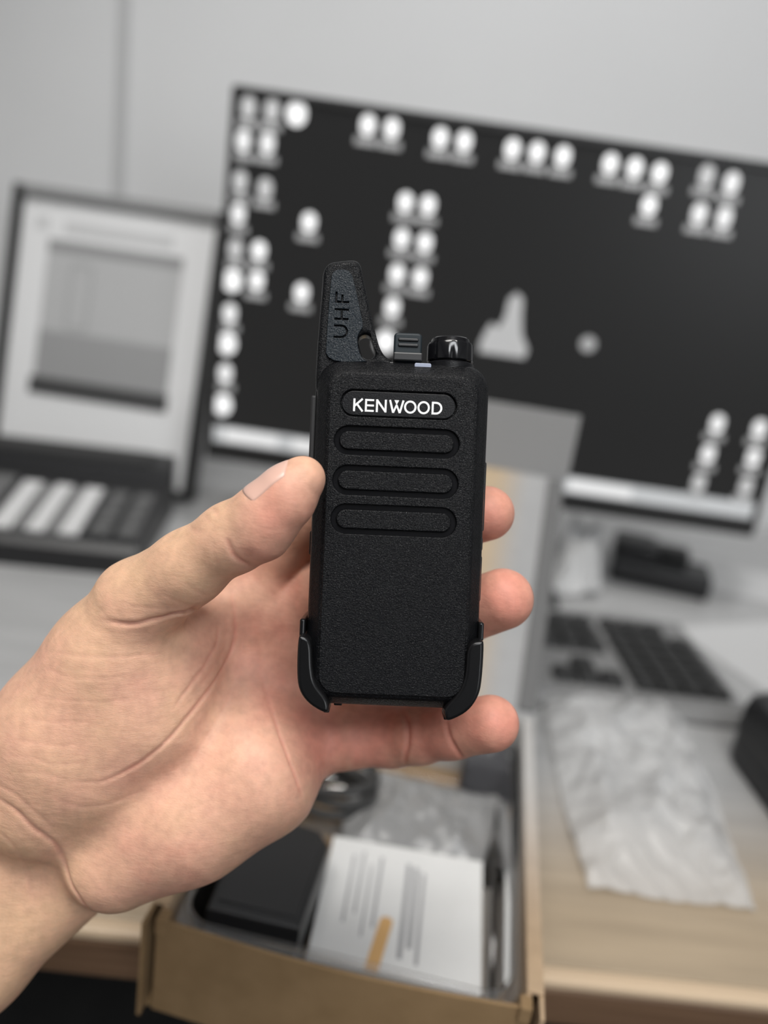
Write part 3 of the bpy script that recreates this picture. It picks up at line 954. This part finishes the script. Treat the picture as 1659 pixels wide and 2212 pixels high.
# holster cradle gripping the lower corners
hol = tag(empty('belt_holster'), 'black plastic belt holster gripping the bottom corners of the radio', 'holster')
hol.matrix_world = RM
left = smooth_poly(rps((652, 1372), (666, 1377), (674, 1392), (675, 1440), (681, 1476), (706, 1506), (711, 1522), (710, 1538), (696, 1538), (664, 1518), (645, 1490), (641, 1450), (644, 1374)), 2)
right = smooth_poly(rps((1041, 1383), (1020, 1386), (1008, 1402), (1006, 1455), (994, 1492), (964, 1524), (958, 1536), (962, 1556), (976, 1555), (1012, 1536), (1034, 1504), (1041, 1470), (1046, 1388)), 2)
for pl_, nm in ((left, 'left'), (right, 'right')):
    plate('corner_grip', [pl_], -22.5, 0.8, 0.9, SMOOTHB, hol)
for (u, v, s) in ((650, 1358, -1), (1043, 1366, 1)):
    c = rp(u, v)
    box('grip_tab', ((c[0] - .75) * .001, (c[1] - 3.0) * .001, -.0205), ((c[0] + .75) * .001, (c[1] + 2.1) * .001, -.0035), SMOOTHB, hol, .0006, 3)
for (u, v) in ((703, 1541), (967, 1557)):
    c = rp(u, v)
    box('grip_foot', ((c[0] - .8) * .001, (c[1] - .6) * .001, -.010), ((c[0] + .8) * .001, (c[1] + 1.0) * .001, -.003), SMOOTHB, hol, .0003)
bpl = smooth_poly([(-21.5, -10), (21.5, -10), (23, -13), (23.2, -40), (19, -46.6), (-19, -46.6), (-23.2, -40), (-23, -13)], 2)
plate('back_plate', [bpl], -24.5, -21.8, .6, SMOOTHB, hol)
plate('belt_clip', [rrect(8, 17, 3, 0, -22)], -27.8, -26.2, .5, SMOOTHB, hol)
box('clip_hinge', (-.008, -.012, -.0268), (.008, -.006, -.0240), SMOOTHB, hol, .0005)
# ------------------------------------------------------------------ the hand: one continuous skin surface grown from a signed distance field
def cpt(u, v, d):                   # camera-frame point, mm
    return np.array([(u - 829.5) * d / FPX, -(v - 1106) * d / FPX, -d])


def cone(a, b):
    return (cpt(a[0], a[1], a[2]), a[3] * a[2] / FPX, cpt(b[0], b[1], b[2]), b[3] * b[2] / FPX)


def chain(*n):
    return [cone(n[i], n[i + 1]) for i in range(len(n) - 1)]


thumb = chain((618, 1096, 203.5, 50), (566, 1146, 206.5, 62), (520, 1170, 210, 62)) + chain((654, 1034, 204, 49), (622, 1066, 204.5, 60), (575, 1110, 206, 66), (500, 1160, 211, 72), (408, 1226, 217, 80), (300, 1302, 225, 93))
meta = chain((300, 1302, 225, 93), (238, 1432, 233, 126), (158, 1580, 239, 158), (110, 1690, 243, 160)) + \
       chain((330, 1440, 237, 112), (310, 1530, 239, 136), (235, 1640, 241, 140)) + chain((390, 1420, 240, 85), (345, 1540, 241, 110))
palm = chain((420, 1345, 243, 66), (545, 1300, 256, 74)) + \
       chain((560, 1275, 257, 76), (600, 1350, 260, 84), (622, 1450, 261, 88), (640, 1590, 261, 92)) + \
       chain((480, 1420, 258, 100), (520, 1520, 258, 110), (430, 1640, 256, 120), (250, 1760, 252, 130)) + \
       chain((600, 1600, 254, 100), (548, 1664, 246, 134), (410, 1758, 243, 132), (255, 1850, 243, 112)) + chain((500, 1580, 252, 110), (330, 1720, 248, 120))
fore = chain((150, 1885, 253, 105), (-60, 2072, 250, 112), (-330, 2318, 240, 122), (-760, 2690, 225, 140)) + \
       chain((20, 1740, 252, 140), (-150, 1900, 250, 150), (-430, 2160, 240, 170), (-860, 2560, 225, 180)) + chain((80, 1810, 253, 120), (-250, 2110, 247, 140), (-800, 2620, 225, 170))
index_ = chain((565, 1262, 257, 74), (655, 1122, 250, 68), (742, 1030, 245, 63), (800, 965, 243, 58))
middle = chain((590, 1330, 259, 82), (690, 1268, 256, 74), (830, 1190, 252, 68), (960, 1130, 245, 64), (1052, 1109, 235, 59))
ring_ = chain((615, 1430, 260, 86), (730, 1400, 259, 72), (870, 1372, 256, 68), (985, 1330, 247, 66), (1086, 1294, 236, 66))
pinky = chain((648, 1594, 259, 88), (745, 1588, 258, 70), (850, 1588, 256, 65), (905, 1585, 250, 62), (975, 1578, 243, 58), (1060, 1563, 235, 61))


def cone_d(P, c):
    a, ra_, b, rb_ = c
    ab = (b - a).astype(np.float32)
    t = (P - a.astype(np.float32)) @ ab / np.float32(ab @ ab)
    np.clip(t, 0, 1, out=t)
    q = P - a.astype(np.float32) - t[..., None] * ab
    return np.sqrt(np.einsum('...i,...i->...', q, q)) - (np.float32(ra_) + t * np.float32(rb_ - ra_))


def smin(a, b, k):
    h_ = np.maximum(k - np.abs(a - b), 0) / k
    return np.minimum(a, b) - h_ * h_ * k * 0.25


def group_d(P, cones, k):
    d = cone_d(P, cones[0])
    for c in cones[1:]:
        d = smin(d, cone_d(P, c), k)
    return d


def hand_cell(P, c0, rad):
    def near_(cs):                  # only the bones this patch of space can feel
        r = [c for c in cs if cone_d(c0[None], c)[0] < rad + 18]
        return r or cs[:1]
    meta, palm, fore, thumb, index_, middle, ring_, pinky = [near_(g) for g in BONES]
    m_ = group_d(P, meta, 9.0)
    p_ = group_d(P, palm, 9.0)
    d = smin(m_, p_, 5.0)
    d = smin(d, group_d(P, fore, 8.0), 5.0)
    d = smin(d, group_d(P, thumb, 3.0), 3.2)
    fi = group_d(P, index_, 3.0)
    for f_ in (middle, ring_, pinky):
        fi = smin(fi, group_d(P, f_, 3.0), 1.0)
    return smin(d, fi, 3.2)


BONES = (meta, palm, fore, thumb, index_, middle, ring_, pinky)


def hand_d(P, cell=22.0):
    P = np.asarray(P, np.float32).reshape(-1, 3)
    if len(P) < 3000:
        c0 = (P.min(0) + P.max(0)) / 2
        return hand_cell(P, c0, float(np.linalg.norm(P - c0, axis=1).max()))
    ci = np.floor(P / cell).astype(np.int64)
    keyv = (ci[:, 0] * 100003 + ci[:, 1]) * 100003 + ci[:, 2]
    order = np.argsort(keyv, kind='stable')
    ks = keyv[order]
    cut = np.r_[0, np.nonzero(np.diff(ks))[0] + 1, len(ks)]
    out_ = np.empty(len(P), np.float32)
    for a, b in zip(cut[:-1], cut[1:]):
        ix = order[a:b]
        c0 = (ci[ix[0]].astype(np.float32) + 0.5) * cell
        out_[ix] = hand_cell(P[ix], c0, cell * 0.87)
    return out_


VOX = 0.58
allc = thumb + meta + palm + fore + index_ + middle + ring_ + pinky
lo = np.min([np.minimum(c[0] - c[1], c[2] - c[3]) for c in allc], axis=0) - 3
hi = np.max([np.maximum(c[0] + c[1], c[2] + c[3]) for c in allc], axis=0) + 3
nx, ny, nz = [int(math.ceil((hi[i] - lo[i]) / VOX)) + 1 for i in range(3)]
# coarse pass picks the blocks the surface runs through, the fine pass fills those only
BL = 8
bx_, by_, bz_ = [-(-n // BL) for n in (nx, ny, nz)]
ii = np.stack(np.meshgrid(np.arange(bx_), np.arange(by_), np.arange(bz_), indexing='ij'), -1)
cc = lo + (ii + 0.5) * BL * VOX
cd_ = hand_d(cc.reshape(-1, 3)).reshape(bx_, by_, bz_)
D = np.repeat(np.repeat(np.repeat(cd_, BL, 0), BL, 1), BL, 2).astype(np.float32)
loc = np.stack(np.meshgrid(np.arange(BL), np.arange(BL), np.arange(BL), indexing='ij'), -1)
near = np.argwhere(np.abs(cd_) < BL * VOX * 0.92)
for s in range(0, len(near), 1500):
    bb = near[s:s + 1500]
    P_fine = lo + (bb[:, None, None, None, :] * BL + loc[None]) * VOX
    dv = hand_d(P_fine.reshape(-1, 3)).reshape(len(bb), BL, BL, BL)
    for q, (a, b, c) in enumerate(bb):
        D[a * BL:(a + 1) * BL, b * BL:(b + 1) * BL, c * BL:(c + 1) * BL] = dv[q]


def surface_nets(D, lo, vox):
    S = D < 0
    n0, n1, n2 = [n - 1 for n in D.shape]
    corners = [(i, j, k) for i in (0, 1) for j in (0, 1) for k in (0, 1)]
    cnt = np.zeros((n0, n1, n2), np.int8)
    for i, j, k in corners:
        cnt += S[i:i + n0, j:j + n1, k:k + n2]
    act = np.argwhere((cnt > 0) & (cnt < 8))
    idx = -np.ones((n0, n1, n2), np.int32)
    idx[act[:, 0], act[:, 1], act[:, 2]] = np.arange(len(act))
    acc = np.zeros((len(act), 3)); num = np.zeros(len(act))
    for a in range(8):
        for b in range(a + 1, 8):
            ca, cb = np.array(corners[a]), np.array(corners[b])
            if np.abs(ca - cb).sum() != 1: continue
            da = D[act[:, 0] + ca[0], act[:, 1] + ca[1], act[:, 2] + ca[2]]
            db = D[act[:, 0] + cb[0], act[:, 1] + cb[1], act[:, 2] + cb[2]]
            cr = (da < 0) != (db < 0)
            t = np.where(cr, da / np.where(cr, da - db, 1), 0)
            acc += np.where(cr[:, None], ca + t[:, None] * (cb - ca), 0)
            num += cr
    V = lo + (act + acc / num[:, None]) * vox
    faces = []
    for ax in range(3):
        o1, o2 = (ax + 1) % 3, (ax + 2) % 3
        sl_a = [slice(1, -1)] * 3; sl_b = [slice(1, -1)] * 3
        sl_a[ax] = slice(0, -1); sl_b[ax] = slice(1, None)
        A, B = S[tuple(sl_a)], S[tuple(sl_b)]
        e = np.argwhere(A != B)
        flip = A[e[:, 0], e[:, 1], e[:, 2]]
        e = e + 1; e[:, ax] -= 1
        def cell(d1, d2):
            c = e.copy(); c[:, o1] += d1; c[:, o2] += d2
            return idx[c[:, 0], c[:, 1], c[:, 2]]
        q = np.stack([cell(-1, -1), cell(0, -1), cell(0, 0), cell(-1, 0)], 1)
        q[~flip] = q[~flip][:, ::-1]
        faces.append(q)
    return V, np.concatenate(faces)


V, Q = surface_nets(D, lo, VOX)
Q = Q[(Q >= 0).all(1)]


def grad(P, e=0.4):
    g = np.stack([hand_d(P + np.eye(3)[i] * e) - hand_d(P - np.eye(3)[i] * e) for i in range(3)], -1)
    return g / np.maximum(np.linalg.norm(g, axis=-1, keepdims=True), 1e-6)


# settle the net on the true surface
for _ in range(1):
    V = V - grad(V) * np.clip(hand_d(V), -0.6, 0.6)[:, None]
N = grad(V)


def march(uv):                      # where the line of sight through these spots meets the skin
    uv = np.array(uv, float)
    dr = np.stack([(uv[:, 0] - 829.5) / FPX, -(uv[:, 1] - 1106) / FPX, -np.ones(len(uv))], 1)
    ln = np.linalg.norm(dr, axis=1, keepdims=True)
    dr = dr / ln
    t = np.full(len(uv), 170.0)
    for _ in range(90):
        t += np.clip(hand_d(dr * t[:, None]), -2, 4) * 0.8
    return dr * t[:, None], t < 330


# skin folds: (depth mm, half-width mm, points); the palm lines, the thumb fold, wrist and finger joints
folds = [
    (1.1, .70, [(215, 1340), (280, 1348), (339, 1337), (380, 1326), (408, 1320), (424, 1309)]),
    (2.6, .7, [(372, 1329), (392, 1324), (408, 1323), (418, 1316)]),
    (.75, .62, [(500, 1275), (508, 1330), (504, 1390), (480, 1445), (440, 1505), (392, 1565), (335, 1625), (272, 1665), (210, 1695)]),
    (.50, .55, [(470, 1345), (468, 1390), (440, 1440), (405, 1490), (375, 1530)]),
    (.35, .45, [(488, 1330), (486, 1390), (462, 1440), (425, 1490)]),
    (.25, .42, [(520, 1330), (522, 1390), (512, 1450), (482, 1530), (440, 1600), (390, 1680), (340, 1740)]),
    (.30, .7, [(548, 1360), (560, 1440), (575, 1500), (594, 1560)]),
    (.60, .50, [(585, 1525), (600, 1575), (618, 1625), (637, 1675), (655, 1728)]),
    (.30, .5, [(100, 1408), (160, 1416), (230, 1421), (310, 1416), (372, 1408)]),
    (.28, .5, [(92, 1440), (140, 1460), (200, 1468), (272, 1460)]),
    (.20, .5, [(60, 1500), (130, 1512), (220, 1516), (300, 1512)]),
    (.18, .5, [(40, 1550), (120, 1560), (200, 1562)]),
    (.28, .6, [(20, 1600), (70, 1604), (120, 1612), (170, 1610)]),
    (.28, .6, [(10, 1632), (70, 1638), (120, 1652), (190, 1650)]),
    (.25, .6, [(40, 1670), (100, 1672), (160, 1690), (230, 1686)]),
    (.30, .8, [(110, 1720), (170, 1742), (240, 1735), (310, 1705)]),
    (.85, .8, [(-20, 1716), (30, 1748), (71, 1788), (116, 1822), (136, 1856), (152, 1907), (178, 1950), (206, 1980)]),
    (.35, .7, [(-20, 1690), (30, 1715), (70, 1750), (110, 1785)]),
    (.35, .8, [(-10, 1790), (30, 1830), (55, 1880), (70, 1940)]),
    (1.2, .75, [(868, 1532), (880, 1562), (881, 1600), (872, 1648)]),
    (1.0, .7, [(962, 1555), (970, 1590), (985, 1618), (998, 1638)]),
    (.25, .7, [(770, 1545), (772, 1600), (762, 1665)]),
    (.65, .7, [(488, 1160), (496, 1180), (508, 1202), (540, 1224)]),
    (.45, .6, [(452, 1096), (462, 1102), (470, 1113)]),
    (.35, .5, [(438, 1110), (448, 1122), (455, 1130)]),
    (.35, .6, [(405, 1130), (418, 1146), (440, 1152)]),
    (.30, .6, [(360, 1156), (372, 1163), (385, 1160)]),
    (.25, .6, [(460, 1165), (462, 1195), (470, 1225)]),
    (.25, .6, [(395, 1258), (420, 1275), (452, 1290)]),
    (.20, .5, [(350, 1285), (385, 1300), (410, 1312)]),
    (.18, .5, [(250, 1300), (300, 1312), (345, 1315)]),
    (.25, .6, [(540, 1235), (560, 1260), (600, 1290)]),
    (.30, .8, [(645, 1240), (640, 1300), (650, 1360)]),
]
FOLD = 0.55
disp = np.zeros(len(V)); fold_w = np.zeros(len(V))
rng = np.random.RandomState(3)
for dep, wd, pts in folds:
    if dep <= .35: dep *= 0.7
    pts = np.array(pts, float)
    seg = np.linspace(0, len(pts) - 1, (len(pts) - 1) * 9 + 1)
    # smooth (Catmull-Rom) polyline through the points
    i0 = np.clip(seg.astype(int), 0, len(pts) - 2); f_ = (seg - i0)[:, None]
    p0, p1, p2, p3 = pts[np.maximum(i0 - 1, 0)], pts[i0], pts[i0 + 1], pts[np.minimum(i0 + 2, len(pts) - 1)]
    cv = 0.5 * (2 * p1 + (p2 - p0) * f_ + (2 * p0 - 5 * p1 + 4 * p2 - p3) * f_ ** 2 + (3 * p1 - p0 - 3 * p2 + p3) * f_ ** 3)
    cv += np.convolve(rng.randn(len(cv) + 4), np.ones(5) / 5, 'valid')[:, None] * np.array([1.2, 1.2])
    q, ok = march(cv)
    q = q[ok]
    if len(q) < 3: continue
    tt = np.linspace(0, 1, len(q))
    fade = np.clip(np.minimum(tt, 1 - tt) * 5 + 0.15, 0, 1)
    bl_, bh_ = q.min(0) - 4 * wd - 2, q.max(0) + 4 * wd + 2
    sel = np.where(((V > bl_) & (V < bh_)).all(1))[0]
    if not len(sel): continue
    best = np.full(len(sel), 1e9); bf = np.zeros(len(sel))
    for k in range(len(q) - 1):
        ab = q[k + 1] - q[k]
        L2 = ab @ ab
        if L2 > 60 or L2 < 1e-6: continue      # a jump between two skin layers is no fold
        t = np.clip(((V[sel] - q[k]) @ ab) / L2, 0, 1)
        dd_ = np.linalg.norm(V[sel] - q[k] - t[:, None] * ab, axis=1)
        up_ = dd_ < best
        best[up_] = dd_[up_]; bf[up_] = fade[k]
    g = np.exp(-(best / wd) ** 2) * bf
    disp[sel] += -dep * FOLD * g + 0.10 * dep * FOLD * np.exp(-((best - 2.4 * wd) / (1.3 * wd)) ** 2) * bf
    fold_w[sel] = np.maximum(fold_w[sel], g * min(1, dep * 1.3))
V = V + N * disp[:, None]


# pigment: how rosy the skin is (finger pads, palm) against the tan back of thumb and wrist
def near_w(pts, rad):
    wt = np.zeros(len(V))
    for p in pts:
        wt = np.maximum(wt, np.exp(-(np.linalg.norm(V - cpt(*p), axis=1) / rad) ** 2))
    return wt


rosy = 0.35 * np.ones(len(V))
rosy += 0.70 * near_w([(1060, 1110, 232), (1090, 1300, 233), (1060, 1570, 232), (960, 1580, 240), (800, 1600, 246), (690, 1600, 250)], 14)
rosy += 0.45 * near_w([(600, 1110, 200), (560, 1180, 205), (640, 1120, 203)], 10)
rosy += 0.40 * near_w([(570, 1380, 246), (620, 1280, 250), (600, 1470, 246)], 18)
rosy += 0.25 * near_w([(330, 1870, 232), (420, 1840, 232)], 14)
rosy -= 0.35 * near_w([(300, 1230, 218), (400, 1170, 212), (200, 1320, 222), (480, 1120, 207)], 13)
rosy -= 0.30 * near_w([(-40, 1900, 240), (60, 1990, 245), (-200, 2100, 240)], 40)
rosy += 0.3 * fold_w
VW = CP + (V[:, :1] * CX + V[:, 1:2] * CY - V[:, 2:3] * F) * 0.001
base = CP + ((cpt(0, 1850, 250)[0]) * CX + (cpt(0, 1850, 250)[1]) * CY - (cpt(0, 1850, 250)[2]) * F) * 0.001
me = bpy.data.meshes.new('hand')
me.vertices.add(len(V)); me.vertices.foreach_set('co', (VW - base).astype(np.float32).ravel())
me.loops.add(Q.size); me.loops.foreach_set('vertex_index', Q.astype(np.int32).ravel())
me.polygons.add(len(Q)); me.polygons.foreach_set('loop_start', np.arange(0, Q.size, 4, dtype=np.int32))
me.polygons.foreach_set('use_smooth', np.ones(len(Q), bool))
me.update(); me.validate()
at = me.attributes.new('rosy', 'FLOAT', 'POINT'); at.data.foreach_set('value', np.clip(rosy, 0, 1).astype(np.float32))

SKIN = mat('skin', (0.7, 0.42, 0.31), 0.52, spec=0.30)
b_ = SKIN.node_tree.nodes['Principled BSDF']
b_.inputs['Subsurface Weight'].default_value = 0.18
b_.inputs['Subsurface Radius'].default_value = (1.0, 0.35, 0.2)
b_.inputs['Subsurface Scale'].default_value = 0.004
an = nd(SKIN, 'ShaderNodeAttribute', attribute_name='rosy')
tc = nd(SKIN, 'ShaderNodeTexCoord')
nz_ = nd(SKIN, 'ShaderNodeTexNoise'); nz_.inputs['Scale'].default_value = 75; nz_.inputs['Detail'].default_value = 5
lk(SKIN, tc.outputs['Object'], nz_.inputs['Vector'])
ad = nd(SKIN, 'ShaderNodeMath', operation='MULTIPLY_ADD')
lk(SKIN, nz_.outputs['Fac'], ad.inputs[0]); ad.inputs[1].default_value = 0.9
sb = nd(SKIN, 'ShaderNodeMath', operation='SUBTRACT'); lk(SKIN, an.outputs['Fac'], sb.inputs[0]); sb.inputs[1].default_value = 0.45
lk(SKIN, sb.outputs[0], ad.inputs[2])
cr_ = nd(SKIN, 'ShaderNodeValToRGB')
cr_.color_ramp.elements[0].color = (0.66, 0.415, 0.265, 1)
cr_.color_ramp.elements[1].color = (0.64, 0.27, 0.20, 1)
e_ = cr_.color_ramp.elements.new(0.45); e_.color = (0.67, 0.375, 0.265, 1)
lk(SKIN, ad.outputs[0], cr_.inputs[0]); lk(SKIN, cr_.outputs[0], b_.inputs['Base Color'])
# fine skin relief: cross-hatched creases and pores
mp_ = nd(SKIN, 'ShaderNodeMapping'); mp_.inputs['Scale'].default_value = (1, 1, 2.6); mp_.inputs['Rotation'].default_value = (0.2, 0.5, 0.3)
lk(SKIN, tc.outputs['Object'], mp_.inputs['Vector'])
v1 = nd(SKIN, 'ShaderNodeTexNoise'); v1.inputs['Scale'].default_value = 420; v1.inputs['Detail'].default_value = 4; v1.inputs['Roughness'].default_value = .65
lk(SKIN, mp_.outputs[0], v1.inputs['Vector'])
v2 = nd(SKIN, 'ShaderNodeTexVoronoi', feature='DISTANCE_TO_EDGE'); v2.inputs['Scale'].default_value = 900
lk(SKIN, mp_.outputs[0], v2.inputs['Vector'])
v3 = nd(SKIN, 'ShaderNodeTexNoise'); v3.inputs['Scale'].default_value = 110; v3.inputs['Detail'].default_value = 3
lk(SKIN, mp_.outputs[0], v3.inputs['Vector'])
b1 = nd(SKIN, 'ShaderNodeBump'); b1.inputs['Strength'].default_value = 0.30; b1.inputs['Distance'].default_value = 0.0004
lk(SKIN, v1.outputs['Fac'], b1.inputs['Height'])
b2 = nd(SKIN, 'ShaderNodeBump'); b2.inputs['Strength'].default_value = 0.20; b2.inputs['Distance'].default_value = 0.0002
lk(SKIN, v2.outputs['Distance'], b2.inputs['Height']); lk(SKIN, b1.outputs[0], b2.inputs['Normal'])
b3 = nd(SKIN, 'ShaderNodeBump'); b3.inputs['Strength'].default_value = 0.10; b3.inputs['Distance'].default_value = 0.0012
lk(SKIN, v3.outputs['Fac'], b3.inputs['Height']); lk(SKIN, b2.outputs[0], b3.inputs['Normal'])
# finger-print ridges
wv = nd(SKIN, 'ShaderNodeTexWave', wave_type='RINGS'); wv.inputs['Scale'].default_value = 520; wv.inputs['Distortion'].default_value = 14
wv.inputs['Detail'].default_value = 2; wv.inputs['Detail Scale'].default_value = 0.12
lk(SKIN, mp_.outputs[0], wv.inputs['Vector'])
b4 = nd(SKIN, 'ShaderNodeBump'); b4.inputs['Strength'].default_value = 0.12; b4.inputs['Distance'].default_value = 0.0001
lk(SKIN, wv.outputs['Fac'], b4.inputs['Height']); lk(SKIN, b3.outputs[0], b4.inputs['Normal'])
lk(SKIN, b4.outputs[0], b_.inputs['Normal'])
# small mottling of the tone
n5 = nd(SKIN, 'ShaderNodeTexNoise'); n5.inputs['Scale'].default_value = 330; n5.inputs['Detail'].default_value = 3
lk(SKIN, tc.outputs['Object'], n5.inputs['Vector'])
m5 = nd(SKIN, 'ShaderNodeMapRange'); m5.inputs['From Min'].default_value = .3; m5.inputs['From Max'].default_value = .7
m5.inputs['To Min'].default_value = .90; m5.inputs['To Max'].default_value = 1.08
lk(SKIN, n5.outputs['Fac'], m5.inputs['Value'])
s5 = nd(SKIN, 'ShaderNodeVectorMath', operation='SCALE')
lk(SKIN, cr_.outputs[0], s5.inputs[0]); lk(SKIN, m5.outputs[0], s5.inputs['Scale'])
lk(SKIN, s5.outputs[0], b_.inputs['Base Color'])

hand = link_mesh('hand', me, SKIN)
hand.location = base
tag(hand, 'left hand and wrist, palm open, gripping the black radio', 'hand')

# thumb nail: a curved plate lying on the back of the thumb tip
ta, tb = cpt(560, 1122, 206.3), cpt(652, 1036, 204)
ax_ = (tb - ta); La = np.linalg.norm(ax_); ax_ /= La
vw = (ta + tb) / 2; vw = vw / np.linalg.norm(vw)
nI = np.array([-0.66, 0.75, 0.20]); nI -= ax_ * (nI @ ax_); nI /= np.linalg.norm(nI)
bI = np.cross(ax_, nI)
if bI[2] < 0: bI = -bI             # bI points to the camera side
nv_, nf_ = [], []
NS, NT = 16, 18
for i in range(NS + 1):
    s = i / NS
    for j in range(NT + 1):
        a = -1 + 2 * j / NT
        sh = (0.10 + 0.16 * a * a * a * a) if s < .5 else 0
        sp_ = 0.16 + s * 0.92 + (0.10 * a * a * (1 - s)) - 0.16 * a * a * s
        o0 = ta + ax_ * La * sp_
        an_ = math.radians(56) * a
        dr = nI * math.cos(an_) + bI * math.sin(an_)
        rim = max(abs(a), abs(2 * s - 1))
        off = 0.20 - 0.22 * max(0, (rim - 0.8) / 0.2) ** 2
        nv_.append((o0, dr, off))
for i in range(NS):
    for j in range(NT):
        k = i * (NT + 1) + j
        nf_.append((k, k + 1, k + NT + 2, k + NT + 1))
no_, nr_, nf2_ = [np.array([q[i] for q in nv_]) for i in range(3)]
nt_ = np.full(len(no_), 3.0)
for _ in range(50):
    nt_ -= hand_d(no_ + nr_ * nt_[:, None]) * 0.8
nv_ = no_ + nr_ * (nt_ + nf2_)[:, None]
NW = CP + (nv_[:, :1] * CX + nv_[:, 1:2] * CY - nv_[:, 2:3] * F) * 0.001 - base
nail = py_mesh('thumb_nail', NW, nf_, mat('nail', (0.66, 0.415, 0.335), 0.30), hand, smooth=True)
nail['label'] = 'pink thumb nail'
md = nail.modifiers.new('thickness', 'SOLIDIFY'); md.thickness = 0.0004; md.offset = -1
